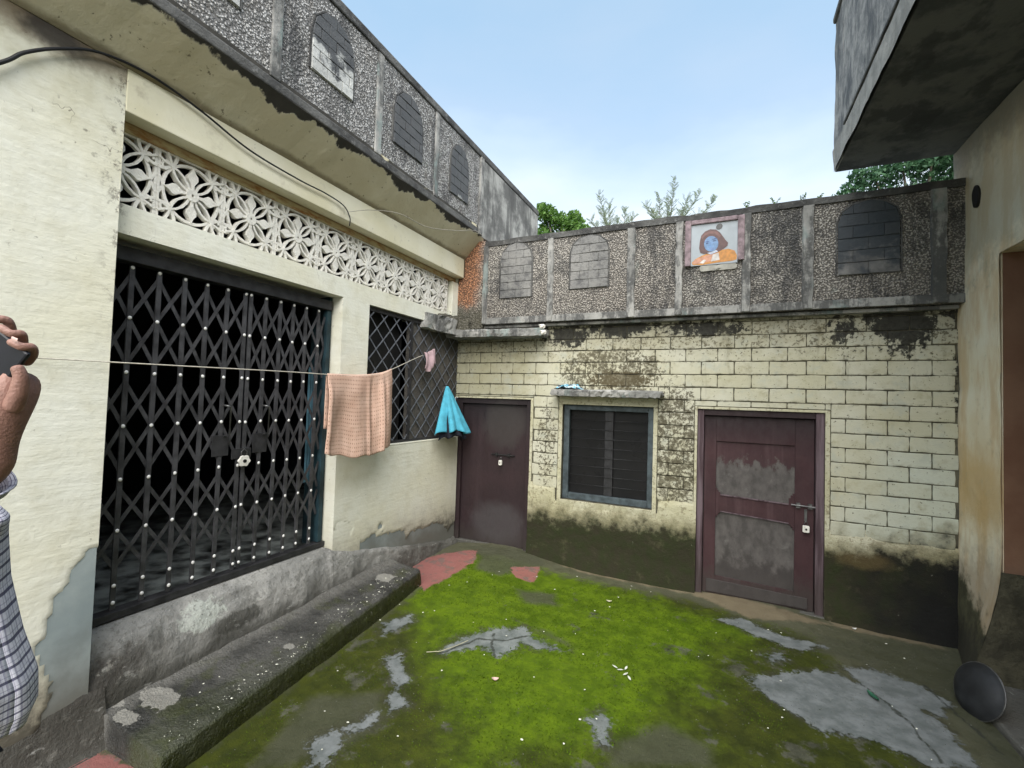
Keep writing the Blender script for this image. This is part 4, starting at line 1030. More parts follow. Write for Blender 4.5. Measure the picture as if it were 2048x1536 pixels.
# flower-like lock cover on the gate
LK = thing('padlock', (-.085, -2.665, 1.325), 'round white padlock hanging in the middle of the folding gate', 'padlock')
pts = [(-2.665+.042*(1+.09*math.cos(6*a+.5))*math.cos(a), 1.315+.038*(1+.09*math.cos(6*a+.5))*math.sin(a)) for a in [2*pi*i/36 for i in range(36)]]
obj('cover', MB().prism(pts, 0, -.096, -.080), 'lockw', LK, bevel=.005)
obj('dial', MB().prism([(-2.665+.013*math.cos(a), 1.315+.012*math.sin(a)) for a in [2*pi*i/12 for i in range(12)]], 0, -.0798, -.076), 'iron', LK)
obj('shackle', MB().tube([(-.09, -2.685, 1.35), (-.09, -2.685, 1.38), (-.09, -2.665, 1.398), (-.09, -2.645, 1.38), (-.09, -2.645, 1.35)], .0035, 6), 'steel', LK, smooth=True)
# pale blue cloth inside by the jamb
cu = obj('curtain', MB().grid(lambda u, v: (-.24+.018*math.sin(u*19), -2.03+u*.07, 1.05+v*.95+.02*math.sin(u*9)), 24, 10), 'curtain', None, smooth=True)
tag(cu, 'narrow faded blue cloth hanging inside behind the right end of the folding gate', 'cloth')

# ------------------------------------------------------------------ GRILLED WINDOW in the left wall
GW = obj('grille_window', MB().box(-.20, -.16, -1.601, -.935, 1.328, 2.617), 'glass', LB); GW['label'] = 'open dark half behind diamond grille'
obj('closed_board', MB().box(-.10, -.055, -.934, -.004, 1.328, 2.617), 'board', GW)
gm = obj('frame_top', MB().box(-.07, -.03, -1.600, -.004, 2.575, 2.616), 'winrod', GW)
obj('frame_bottom', MB().box(-.07, -.03, -1.600, -.004, 1.329, 1.352), 'winrod', GW)
obj('mullion', MB().box(-.052, -.028, -.945, -.915, 1.353, 2.574), 'winrod', GW)
# diagonal bars clipped to the opening
y0, y1, z0, z1 = -1.598, -.006, 1.353, 2.574
sl_ = 1.05; stp = .195
def diag(s, c):
    # line z = s*y + c, clipped
    pts = []
    for yy in (y0, y1):
        z = s*yy+c
        if z0 <= z <= z1: pts.append((yy, z))
    for zz in (z0, z1):
        y = (zz-c)/s
        if y0 < y < y1: pts.append((y, zz))
    if len(pts) < 2: return None
    pts = sorted(pts)[:1]+sorted(pts)[-1:]
    return pts if math.hypot(pts[1][0]-pts[0][0], pts[1][1]-pts[0][1]) > .04 else None
for s, x in ((sl_, -.036), (-sl_, -.042)):
    cmin = min(z0-s*y0, z0-s*y1); cmax = max(z1-s*y0, z1-s*y1); c = cmin+.06
    while c < cmax:
        p = diag(s, c); c += stp
        if p: obj('grille_bar', MB().strip2(p, .011, 0, x-.002, x+.002), 'grille', GW)

# ------------------------------------------------------------------ framed tile picture on the parapet
TP = thing('tile_picture', (2.82, YO-.012, 3.12), 'framed tile picture of a blue faced figure in an orange wrap on the parapet', 'picture')
fp = plain('mauve_frame_plaster', (.26, .20, .215), .85, .35, 20, bump=.006)
for nm, b in (('frame_side', (2.568, 2.622, 3.13, 3.575)), ('frame_side', (3.025, 3.082, 3.15, 3.570)), ('frame_top', (2.623, 3.024, 3.530, 3.572))):
    obj(nm, MB().box(b[0], b[1], YO-.034, YO-.0008, b[2], b[3]), fp, TP, bevel=.006)
obj('plaster_patch', rough_slab([(2.70, YO-.014), (3.02, YO-.014), (3.02, YO-.001), (2.70, YO-.001)], 3.075, 3.128, 4, .004), plain('pale_patch', (.36, .35, .31), .9, .2, 20), TP)
obj('tile', MB().box(2.6225, 3.0245, YO-.016, YO-.001, 3.132, 3.5295), plain('pale_glazed_tile', (.33, .37, .40), .35, .08, 8), TP)
def sh(name, pts, k, col, rough=.3):
    obj(name, MB().prism(pts, 1, YO-.0165-.0006*k, YO-.0162-.0006*k+.0003), plain(name+'_glaze', col, rough, .25, 30), TP)
def ell(cx, cz, rx, rz, rot=0, n=20, a0=0, a1=360):
    r = math.radians(rot); o = []
    for i in range(n):
        t = math.radians(a0+(a1-a0)*i/n); x, z = rx*math.cos(t), rz*math.sin(t); o.append((cx+x*math.cos(r)-z*math.sin(r), cz+x*math.sin(r)+z*math.cos(r)))
    return o
sh('shawl', [(2.640, 3.142), (2.632, 3.165), (2.66, 3.195), (2.72, 3.225), (2.80, 3.25), (2.88, 3.262), (2.95, 3.268), (3.00, 3.245), (3.020, 3.20), (3.018, 3.16), (2.98, 3.150), (2.85, 3.145), (2.72, 3.135)], 1, (.48, .20, .03))
sh('arm', [(2.640, 3.150), (2.65, 3.185), (2.70, 3.205), (2.76, 3.225), (2.84, 3.235), (2.86, 3.20), (2.80, 3.165), (2.72, 3.150)], 2, (.50, .24, .15))
sh('cuff', [(2.70, 3.155), (2.735, 3.185), (2.76, 3.18), (2.735, 3.148)], 3, (.62, .60, .56))
sh('sleeve', [(2.80, 3.16), (2.815, 3.225), (2.865, 3.24), (2.875, 3.17)], 3, (.50, .47, .44))
sh('hair', [(2.705, 3.255), (2.695, 3.30), (2.70, 3.36), (2.712, 3.42), (2.745, 3.455), (2.79, 3.472), (2.84, 3.462), (2.875, 3.43), (2.90, 3.39), (2.925, 3.35), (2.945, 3.325), (2.94, 3.295), (2.905, 3.27), (2.87, 3.25), (2.80, 3.235), (2.74, 3.24)], 4, (.085, .035, .032))
sh('hair_knot', ell(2.868, 3.487, .030, .026, 40), 4, (.05, .05, .05))
sh('hair_band', [(2.712, 3.40), (2.74, 3.435), (2.79, 3.452), (2.85, 3.44), (2.885, 3.40), (2.875, 3.385), (2.84, 3.415), (2.79, 3.43), (2.745, 3.415), (2.722, 3.385)], 5, (.16, .07, .06))
sh('face', ell(2.800, 3.330, .062, .075, 8), 6, (.13, .24, .42))
sh('brow', [(2.735, 3.352), (2.77, 3.362), (2.79, 3.350), (2.77, 3.346)], 7, (.04, .09, .22))
sh('brow', [(2.803, 3.368), (2.835, 3.385), (2.856, 3.375), (2.83, 3.366)], 7, (.04, .09, .22))
sh('eye', ell(2.765, 3.338, .014, .006, 10, 10), 7, (.03, .06, .15))
sh('eye', ell(2.828, 3.356, .015, .006, 12, 10), 7, (.03, .06, .15))
sh('nose', [(2.787, 3.345), (2.782, 3.305), (2.800, 3.298), (2.807, 3.308)], 7, (.12, .26, .50))
sh('mouth', [(2.783, 3.286), (2.80, 3.280), (2.828, 3.292), (2.805, 3.273)], 7, (.12, .13, .34))
sh('collar', [(2.765, 3.245), (2.80, 3.228), (2.86, 3.25), (2.845, 3.265), (2.80, 3.250)], 7, (.45, .50, .60))

# ------------------------------------------------------------------ CABLES, ROPE, CLOTHES
def spline(pts, n=8):
    P_ = [Vector(p) for p in pts]; P_ = [P_[0]*2-P_[1]]+P_+[P_[-1]*2-P_[-2]]; o = []
    for i in range(1, len(P_)-2):
        a, b, c, d = P_[i-1:i+3]
        for t in range(n): s = t/n; o.append(.5*((2*b)+(c-a)*s+(2*a-5*b+4*c-d)*s*s+(3*b-a-3*c+d)*s**3))
    return o+[P_[-2]]
cb = obj('black_cable', MB().tube(spline([(.1, -4.6, 2.5), (.1, -4.2, 2.93), (.1, -3.978, 3.163), (.1, -3.907, 3.259), (.1, -3.795, 3.359), (.1, -3.651, 3.445), (.1, -3.437, 3.477), (.1, -3.179, 3.442), (.1, -2.862, 3.365), (.1, -2.477, 3.345), (.1, -2.248, 3.35), (.1, -2.06, 3.33), (.1, -1.985, 3.26), (.095, -1.979, 3.19)]), [.0085]*41+[.006]*64, 6), 'black', None, smooth=True) if 0 else None
cpts = spline([(.1, -4.6, 2.5), (.1, -4.2, 2.93), (.1, -3.978, 3.163), (.1, -3.907, 3.259), (.1, -3.795, 3.359), (.1, -3.651, 3.445), (.1, -3.437, 3.477), (.1, -3.179, 3.442), (.1, -2.862, 3.365), (.1, -2.477, 3.345), (.1, -2.248, 3.35), (.1, -2.06, 3.33), (.1, -1.985, 3.26), (.095, -1.979, 3.19)])
cb = obj('cable', MB().tube(cpts, [max(.0045, .009-.0000*i-.005*i/len(cpts)) for i in range(len(cpts))], 8), 'black', None, smooth=True)
tag(cb, 'thick black cable looping along the cream beam under the left eave', 'cable')
wr = obj('thin_wire', MB().tube(spline([(.09, -2.0, 3.30), (.2, -1.85, 3.36), (.3, -1.599, 3.41), (.3, -1.2, 3.44), (.33, -.75, 3.56), (.34, -.35, 3.70), (.345, -.14, 3.70)]), .0028, 6), 'wire', None, smooth=True)
tag(wr, 'thin pale wire strung under the soffit towards the parapet corner', 'wire')
RA = [(.02, -5.0, 1.92), (.09, -3.93, 1.918), (.15, -2.6, 1.942), (.175, -2.235, 1.945), (.18, -1.9, 1.955), (.185, -1.66, 1.985), (.18, -1.50, 2.03), (.09, -1.0, 2.19), (.02, -.80, 2.235), (-.03, -.74, 2.24)]
rp = obj('clothes_line', MB().tube(spline(RA, 10), .0036, 6), 'rope', None, smooth=True)
tag(rp, 'pale cord clothes line stretched across the front of the gate to the grille', 'clothes line')
# towel
def m_towel():
    g = G('peach_towel', .95, .1); uv = g.uv()
    sp = g.nt.nodes.new('ShaderNodeSeparateXYZ'); g.nt.links.new(uv, sp.inputs[0]); U = S(g, sp.outputs[0]); V = S(g, sp.outputs[1])
    a = g.m('FRACT', U*44)-.5; b = g.m('FRACT', V*30+g.m('SINE', U*7)*.2)-.5
    d = g.m('SQRT', a*a+b*b)
    dots = g.ss(d, .26, .14)*g.ss(g.noise(25, 3), .30, .48)
    n = g.noise(9, 5)
    c = g.mix(g.ss(n, .3, .7), (.55, .36, .275), (.62, .43, .34))
    c = g.mix(dots*.75, c, (.21, .115, .085))
    return g.fin(c, .95, g.noise(240, 2)*.5+dots*-.4, .003, .7)
MT['towel'] = m_towel()
def rope_pt(y):
    pts = spline(RA, 10)
    for a, b in zip(pts, pts[1:]):
        if a.y <= y <= b.y: t = (y-a.y)/(b.y-a.y); return a+(b-a)*t
    return pts[-1]
def towel(u, v):
    # v: 0 back hem .. .28 over the rope .. 1 front hem
    y = -2.215+u*.735; p = rope_pt(y)
    fold = .016*math.sin(u*15+1.2)+.020*math.exp(-((u-.60)/.03)**2)-.018*math.exp(-((u-.66)/.025)**2)+.026*math.exp(-((u-.80)/.035)**2)-.02*math.exp(-((u-.86)/.03)**2)+.02*math.exp(-((u-.03)/.03)**2)
    fold += (float(fbm(u*5+2, v*3, 3))-.5)*.035
    if v < .3:
        s = (.3-v)/.3; L = .42*s; x = p.x-.010-.012*s+fold*.5*s; z = p.z-L+.004
        return (x, y, z)
    s = (v-.3)/.7; hem = .60+.10*math.sin(min(1, u*1.15)*pi*.55)-.02*u+.008*math.sin(u*21)
    L = hem*s; k = min(1, s*5)
    x = p.x+.008*k+.012*s+fold*(.55+.45*s)*k+.012*math.sin(u*6+s*5)*s
    yy = y-.012*s*(1 if u < .5 else -.2)+.02*s*(u-.5)
    return (x, yy, p.z+.005*(1-k)-L)
tw = obj('towel', MB().grid(towel, 90, 70, uv=True), 'towel', None, smooth=True, fix=False)
tw.modifiers.new('thickness', 'SOLIDIFY').thickness = .004
tag(tw, 'peach dotted towel hanging over the clothes line beside the gate pillar', 'towel')
# pink rag at the end of the line
pk_m = plain('dusty_pink_cloth', (.42, .30, .32), .95, .12, 15)
def rag(u, v):
    y = -.80+u*.17; z = 2.27+.035*u-v*(.20-.07*abs(u-.4)); x = .035+.014*math.sin(u*9+v*3)+.02*math.sin(v*2.2)+.01*math.sin(u*20)
    return (x, y+.03*v*(u-.2), z-.02*math.sin(u*5))
pkr = obj('pink_rag', MB().grid(rag, 26, 20), pk_m, None, smooth=True, fix=False); pkr.modifiers.new('thickness', 'SOLIDIFY').thickness = .005
tag(pkr, 'small dusty pink rag pegged at the grille end of the clothes line', 'rag')
# blue garment
bl_m = plain('sky_blue_cloth', (.075, .37, .50), .9, .18, 10); dk_m = plain('navy_lining', (.010, .012, .02), .9, .2, 10)
BG = thing('blue_garment', (.05, -.35, 1.92), 'sky blue garment with dark lining hanging in the corner by the first door', 'garment')
def cone(r0, r1, zt, zb, fold, ph, ext=0):
    def f(u, v):
        a = -pi*.62+u*pi*1.24
        top = Vector((.045, -.345, zt)); r = r0+(r1-r0)*v**.8
        rr = r*(1+fold*v*math.sin(a*7+ph+1.5*math.sin(a*2))+.12*v*math.sin(a*2+ph))
        hx = .045+.075*v+math.cos(a)*rr*.45; hy = -.345+math.sin(a)*rr+.03*v
        z = zt-(zt-zb)*v-.016*math.sin(a*5)*v+.035*v*math.cos(a*1.3+.8)
        return (hx, hy, z)
    return f
o_ = obj('cloth', MB().grid(cone(.012, .255, 1.925, 1.385, .26, 1, 0), 70, 30), bl_m, BG, smooth=True, fix=False); o_.modifiers.new('thickness', 'SOLIDIFY').thickness = .004
o_ = obj('lining', MB().grid(cone(.010, .225, 1.90, 1.325, .2, 2, 0), 60, 24), dk_m, BG, smooth=True, fix=False); o_.modifiers.new('thickness', 'SOLIDIFY').thickness = .003
obj('nail', MB().tube([(-.02, -.345, 1.93), (.06, -.345, 1.935)], .004, 6), 'iron', BG)
# crumpled blue cloth on the window ledge
def crump(u, v):
    x = 1.27+u*.30; y = -.15+v*.13; h = float(fbm(u*6+3, v*5, 4)); e = min(1, 6*min(u, 1-u, v+.1, 1-v))
    return (x+.02*(h-.5), y, 1.925+max(0, .075*h*e))
cmg = G('blue_white_crumpled_cloth', .9, .1); nn_ = cmg.noise(16, 5, .6, dist=1.0)
MT['crump'] = cmg.fin(cmg.mix(cmg.ss(cmg.noise(13, 3), .5, .56), cmg.mix(cmg.ss(nn_, .45, .55), (.10, .40, .56), (.42, .52, .56)), (.05, .07, .09)), .9)
cr_ = obj('crumpled_cloth', MB().grid(crump, 40, 18), 'crump', None, smooth=True, fix=False)
tag(cr_, 'crumpled light blue and white cloth lying on the left end of the window ledge', 'cloth')

# ------------------------------------------------------------------ round pan, debris
PN = thing('round_pan', (4.36, -.80, .0), 'dark round metal pan leaning on the foot of the ochre wall at right', 'pan')
pm = plain('sooty_pan_metal', (.028, .030, .033), .6, .3, 9, metal=.3)
ax = Vector((-.90, -.32, .30)).normalized(); uu = ax.cross(Vector((0, 0, 1))).normalized(); vv = uu.cross(ax)
pc = Vector((4.34, -1.0, .125)); m = MB(); pr = [(.0, -.045), (.06, -.044), (.12, -.036), (.160, -.012), (.178, .004), (.186, .006), (.186, .012), (.176, .012), (.155, -.006), (.115, -.028), (.0, -.036)]
for (r, h) in pr:
    for j in range(32): t = 2*pi*j/32; m.v.append(tuple(pc+ax*(-h)+(uu*math.cos(t)+vv*math.sin(t))*r*.86))
for i in range(len(pr)-1):
    for j in range(32): m.f.append((i*32+j, i*32+(j+1) % 32, (i+1)*32+(j+1) % 32, (i+1)*32+j))
obj('bowl', m, pm, PN, smooth=True)
obj('rim', MB().tube([tuple(pc+ax*.0+ax*(-.009)+(uu*math.cos(t)+vv*math.sin(t))*.158) for t in [2*pi*j/40 for j in range(40)]], .0045, 6, close=True), 'steel', PN, smooth=True)
# fallen petals scattered over the court; white specks stand in for glints on step
m = MB()
for i in range(420):
    if i < 250 and i % 2: continue
    x = random.uniform(.5, 4.2); y = random.uniform(-3.6, -.1)
    if random.random() < .35: x = random.uniform(.12, .55); y = random.uniform(-3.4, -1.5)
    if i > 250:
        y = random.uniform(-3.42, -1.35); xe_ = .60-.205*(y+3.47)/2.24; x = xe_-abs(random.gauss(0, .07))-.012
    on = i > 250 or x < .40 and y < -1.25 and y > -3.4
    z = float(gz(x, y))+.006 if not on else (.115+(y+3.47)/2.24*.085)+.010
    r = random.uniform(.003, .008) if i < 250 else random.uniform(.001, .0032)*(2.6 if random.random() < .06 else 1); a = random.uniform(0, 6.28); n = len(m.v); k = 6
    m.v.append((x, y, z+.004))
    for j in range(k): t = a+2*pi*j/k; m.v.append((x+r*math.cos(t)*random.uniform(.6, 1.5), y+r*math.sin(t), z+random.uniform(-.001, .002)))
    for j in range(k): m.f.append((n, n+1+j, n+1+(j+1) % k))
fk = obj('petals_and_glints', m, plain('pale_flecks', (.70, .70, .60), .6, .3, 60), None); tag(fk, 'tiny pale petals scattered over the mossy courtyard, with white specks for glints on the step', 'litter', kind='stuff')
# moss tufts and grit: thousands of tiny blades and grains
def at_poly(k, x, y):
    d = np.full(x.shape, -9.0)
    for p in POLY[k]: d = np.maximum(d, sdf(x, y, p))
    return d
NTF = 60000; tx = rng.uniform(.42, 4.4, NTF); ty = rng.uniform(-4.0, -.04, NTF)
nb = fbm(tx*8, ty*8, 4)-.5; keep = (at_poly('bare', tx, ty)+nb*.12 < -.01) & (at_poly('red', tx, ty) < -.01) & (at_poly('dark', tx, ty)+nb*.2 < .0) & (fbm(tx*2.2+5, ty*2.2, 4) > .40) & ((tx > .62-.2*(ty+3.47)/2.24) | (ty > -1.2)) & (at_poly('edge', tx, ty)+nb*.5 > -.02)
tx, ty = tx[keep], ty[keep]; n_ = len(tx); tz = gz(tx, ty)
h_ = rng.uniform(.002, .0055, n_)*(1+.6*(at_poly('bright', tx, ty) > 0)); a_ = rng.uniform(0, 2*pi, n_); w2 = h_*.7; lean = rng.normal(0, .6, (n_, 2))*h_[:, None]
V = np.stack([np.stack([tx-np.cos(a_)*w2, ty-np.sin(a_)*w2, tz-.001], 1), np.stack([tx+np.cos(a_)*w2, ty+np.sin(a_)*w2, tz-.001], 1), np.stack([tx+lean[:, 0], ty+lean[:, 1], tz+h_], 1)], 1).reshape(-1, 3)
mt = bpy.data.meshes.new('moss_tufts'); mt.vertices.add(len(V)); mt.vertices.foreach_set('co', V.ravel()); mt.loops.add(n_*3); mt.loops.foreach_set('vertex_index', np.arange(n_*3)); mt.polygons.add(n_); mt.polygons.foreach_set('loop_start', np.arange(n_)*3); mt.update(calc_edges=True)
gm = G('moss_tuft_green', .9, .1); nq = gm.noise(90, 2); MT['tuft'] = gm.fin(gm.mix(gm.ss(nq, .3, .7), gm.mix(gm.ss(gm.noise(1.6, 4), .4, .6), (.035, .05, .004), (.055, .10, .003)), (.085, .145, .005)), .9)
mt.materials.append(MT['tuft']); mo = bpy.data.objects.new('moss_tufts', mt); COL.objects.link(mo); tag(mo, 'short bright green moss tufts growing over the courtyard floor', 'moss', kind='stuff')
m = MB()
for i in range(2600):
    x = random.uniform(.1, 4.5); y = random.uniform(-3.9, -.03)
    if x < .62 and y > -3.5 and y < -1.2: z = .115+(y+3.47)/2.24*.085+.008
    else: z = float(gz(x, y))
    r = random.uniform(.001, .004); n = len(m.v); a = random.uniform(0, 6.28)
    m.v += [(x+r*math.cos(a), y+r*math.sin(a), z), (x+r*math.cos(a+2.1), y+r*math.sin(a+2.1), z), (x+r*math.cos(a+4.2), y+r*math.sin(a+4.2), z), (x, y, z+r*1.1)]; m.f += [(n, n+1, n+3), (n+1, n+2, n+3), (n+2, n, n+3)]
gr_ = G('dark_grit', .9); qn = gr_.noise(70, 1); MT['grit'] = gr_.fin(gr_.mix(gr_.ss(qn, .45, .55), (.03, .03, .022), (.20, .20, .17)), .9)
tag(obj('grit', m, 'grit', None, fix=False), 'dark crumbs of grit strewn over the courtyard floor', 'grit', kind='stuff')
def leaf(name, x, y, ln, wd, rot, col, label, cat, lift=.012):
    z = float(gz(x, y)); c, s = math.cos(rot), math.sin(rot)
    def f(u, v):
        a = (u-.5)*ln; w_ = wd*math.sin(pi*min(.98, max(.02, u)))**.7*(v-.5)
        return (x+a*c-w_*s, y+a*s+w_*c, z+.005+lift*(abs(v-.5)*1.2+.6*(u-.5)**2*4))
    o = obj(name, MB().grid(f, 10, 4), plain(name+'_tint', col, .7, .15, 40), None, smooth=True, fix=False)
    tag(o, label, cat); return o
leaf('fallen_petal', 1.62, -2.09, .045, .035, .4, (.60, .42, .36), 'pink curled petal lying on bright moss in the middle of the court', 'petal')
leaf('green_leaf', 3.80, -1.13, .10, .035, -1.2, (.02, .09, .05), 'dark green leaf lying on the bare grey cement patch at right', 'leaf')
leaf('dry_leaf', 2.02, -.62, .05, .03, .2, (.50, .48, .33), 'pale dry leaf on the moss in front of the window', 'leaf')
leaf('white_chip', 3.93, -.10, .03, .025, .2, (.75, .75, .72), 'small white chip lying at the foot of the worn door jamb', 'chip')
WF = thing('fallen_sprig', (2.32, -1.62, .0), 'white crushed flower sprig lying on moss right of the grey crack', 'sprig')
for i, (dx, dy, r_) in enumerate(((0, 0, .2), (.04, -.03, .9), (.07, -.06, 2.2), (-.04, .02, 2.8), (.03, .04, 1.4))):
    x, y = 2.32+dx, -1.62+dy; z = float(gz(x, y))
    obj('petal', MB().grid(lambda u, v: (x+(u-.5)*.045*math.cos(r_)-(v-.5)*.016*math.sin(pi*u)*math.sin(r_), y+(u-.5)*.045*math.sin(r_)+(v-.5)*.016*math.sin(pi*u)*math.cos(r_), z+.008+.006*u), 6, 2), plain('petal_white', (.62, .64, .55), .7, .1, 40), WF, fix=False)
tg = obj('twig', MB().tube([(1.06, -2.05, float(gz(1.06, -2.05))+.006), (1.14, -1.99, float(gz(1.14, -1.99))+.008), (1.22, -1.90, .03), (1.25, -1.80, .025)], .0028, 5), plain('pale_twig', (.42, .40, .28), .8), None)
tag(tg, 'thin pale twig lying on the left end of the grey crack patch', 'twig')

# ------------------------------------------------------------------ TREES behind the parapet
def m_leaf(name, a, b, tr=.35):
    g = G(name, .55, .3); r = g.noise(9, 3)
    c = g.mix(g.ss(r, .35, .65), a, b); g.link(c, g.b.inputs['Base Color'])
    t = g.nt.nodes.new('ShaderNodeBsdfTranslucent'); g.link(g.mix(.5, c, b), t.inputs['Color'])
    mx = g.nt.nodes.new('ShaderNodeMixShader'); mx.inputs[0].default_value = tr
    o = g.nt.nodes['Material Output']; g.nt.links.new(g.b.outputs[0], mx.inputs[1]); g.nt.links.new(t.outputs[0], mx.inputs[2]); g.nt.links.new(mx.outputs[0], o.inputs[0])
    return g.mat
bark = plain('bark', (.10, .085, .065), .9, .3, 9)
def leaf_cloud(name, centers, radii, nleaf, size, mat, parent, seed=1, asp=.45):
    r = np.random.default_rng(seed); C = np.array(centers); Rr = np.array(radii); w_ = Rr**2; idx = r.choice(len(C), nleaf, p=w_/w_.sum())
    d = r.normal(size=(nleaf, 3)); d /= np.linalg.norm(d, axis=1)[:, None]; rad = Rr[idx]*(r.random(nleaf)**.45)
    P_ = C[idx]+d*rad[:, None]*np.array([1, 1, .8]); a = r.normal(size=(nleaf, 3)); a[:, 2] -= .3; a /= np.linalg.norm(a, axis=1)[:, None]
    b = np.cross(a, r.normal(size=(nleaf, 3))); b /= np.linalg.norm(b, axis=1)[:, None]; s = size*(.6+.8*r.random(nleaf))[:, None]
    V = np.stack([P_-a*s, P_+b*s*asp-a*s*.1, P_+a*s, P_-b*s*asp-a*s*.1], 1).reshape(-1, 3)
    me = bpy.data.meshes.new(name); me.vertices.add(len(V)); me.vertices.foreach_set('co', V.ravel()); me.loops.add(nleaf*4); me.loops.foreach_set('vertex_index', np.arange(nleaf*4))
    me.polygons.add(nleaf); me.polygons.foreach_set('loop_start', np.arange(nleaf)*4); me.update(calc_edges=True); me.materials.append(mat)
    o = bpy.data.objects.new(name, me); COL.objects.link(o); o.parent = parent; o.location = -wloc(parent); return o
def trunk(parent, base, top, r0, limbs, seed=1):
    r = random.Random(seed); b = Vector(base); t = Vector(top); m = MB()
    pts = [b+(t-b)*k/5+Vector((r.uniform(-.05, .05), r.uniform(-.05, .05), 0)) for k in range(6)]
    m.tube(pts, [r0*(1-.6*k/5) for k in range(6)], 8)
    for l in limbs:
        L = Vector(l); s = b+(t-b)*r.uniform(.55, .95); md = (s+L)/2+Vector((0, 0, .1)); m.tube([s, md, L], [r0*.35, r0*.22, r0*.1], 5)
    return obj('trunk', m, bark, parent, smooth=True)
# dense bush left
lf1 = m_leaf('bush_leaf', (.040, .105, .018), (.115, .22, .040)); lf2 = m_leaf('feather_leaf', (.16, .22, .13), (.28, .34, .22), .5); lf3 = m_leaf('shade_leaf', (.030, .085, .045), (.085, .18, .085))
T1 = thing('dense_tree', (-.45, 5, 0), 'dense bright green bushy tree rising behind the left end of the back parapet', 'tree')
cs = [(-.85, 5, 6.15), (-.55, 5.1, 5.95), (-.2, 5, 5.8), (-.95, 5.2, 5.85), (.05, 4.9, 5.55), (-.5, 5.3, 5.5), (-.9, 4.9, 5.5), (-.1, 5.3, 5.3), (-.98, 5.0, 6.33), (-.2, 5.0, 6.0)]
trunk(T1, (-.45, 5, 0), (-.45, 5.0, 5.0), .11, cs[:8], 3); leaf_cloud('crown', cs, [.27, .28, .28, .22, .25, .4, .3, .35, .13, .17], 6500, .045, lf1, T1, 3)
def feather_tree(base, tips, label, seed):
    T = thing('feathery_tree', base, label, 'tree', 'feathery saplings behind the back parapet'); r = random.Random(seed); m = MB(); lv = []
    b = Vector(base); hub = b+Vector((0, 0, 4.6)); m.tube([b, (b+hub)/2+Vector((.04, 0, 0)), hub], [.06, .045, .03], 6)
    for tp in tips:
        t = Vector(tp); mid_ = (hub+t)/2+Vector((r.uniform(-.1, .1), r.uniform(-.1, .1), .1)); pts = spline([hub, mid_, t], 14); m.tube(pts, [.018*(1-.9*i/len(pts)) for i in range(len(pts))], 5)
        for i in range(4, len(pts)):
            p = pts[i]; d = (pts[i]-pts[i-1]).normalized()
            for s_ in range(2):
                a = r.uniform(0, 6.28); o = Vector((math.cos(a), math.sin(a), r.uniform(-.1, .5))).normalized(); ln = r.uniform(.14, .30)*(1-.45*i/len(pts)); q = p+(o+d*.9).normalized()*ln
                m.tube([p, q], [.003, .0015], 3)
                for k in range(7):
                    f = (k+1)/7; c = p+(q-p)*f
                    for sd in (-1, 1):
                        side = (q-p).normalized().cross(Vector((r.uniform(-.3, .3), r.uniform(-.3, .3), 1))).normalized()*sd; L = .036*(1.1-.5*abs(f-.5)); dr = (side+(q-p).normalized()*.6).normalized(); w_ = dr.cross(Vector((0, 1, .2))).normalized()*.0055
                        lv.append((c, c+dr*L*.5+w_, c+dr*L, c+dr*L*.5-w_))
    obj('trunk', m, bark, T, smooth=True)
    mb = MB()
    for qd in lv: n = len(mb.v); mb.v += [tuple(p) for p in qd]; mb.f.append((n, n+1, n+2, n+3))
    obj('crown', mb, lf2, T, fix=False)
feather_tree((.75, 5, 0), [(.38, 5.0, 6.40), (.62, 5, 6.15), (.95, 5.1, 6.02), (.2, 5, 5.85), (.75, 5.2, 5.85), (.45, 4.9, 6.0), (1.15, 5, 5.8)], 'pale feathery sapling in the middle behind the parapet, left of the taller one', 5)
feather_tree((1.9, 5, 0), [(1.98, 5.0, 6.45), (1.65, 5.1, 6.2), (1.4, 5, 6.02), (1.85, 5, 6.05), (2.2, 5.1, 6.05), (2.45, 5, 6.08), (1.55, 4.9, 5.85), (2.75, 5, 5.95), (2.1, 5.1, 5.8)], 'tallest pale feathery sapling behind the parapet, left of the tile picture', 8)
T3 = thing('shade_tree', (5.9, 5, 0), 'broad green tree seen in the gap between back parapet and right balcony', 'tree')
cs = [(5.0, 5, 5.75), (5.3, 5, 5.95), (5.7, 5, 6.05), (6.1, 5, 6.1), (6.5, 5, 6.0), (5.5, 5.2, 5.6), (6.0, 5.2, 5.6), (6.4, 5.2, 5.6), (5.05, 4.9, 5.95), (6.9, 5, 6.2), (4.85, 5, 5.6), (6.2, 5.2, 6.4)]
trunk(T3, (5.9, 5, 0), (5.9, 5, 5.2), .14, cs[:8], 6); leaf_cloud('crown', cs, [.22, .3, .35, .4, .4, .35, .4, .4, .16, .5, .2, .5], 9000, .042, lf3, T3, 9)
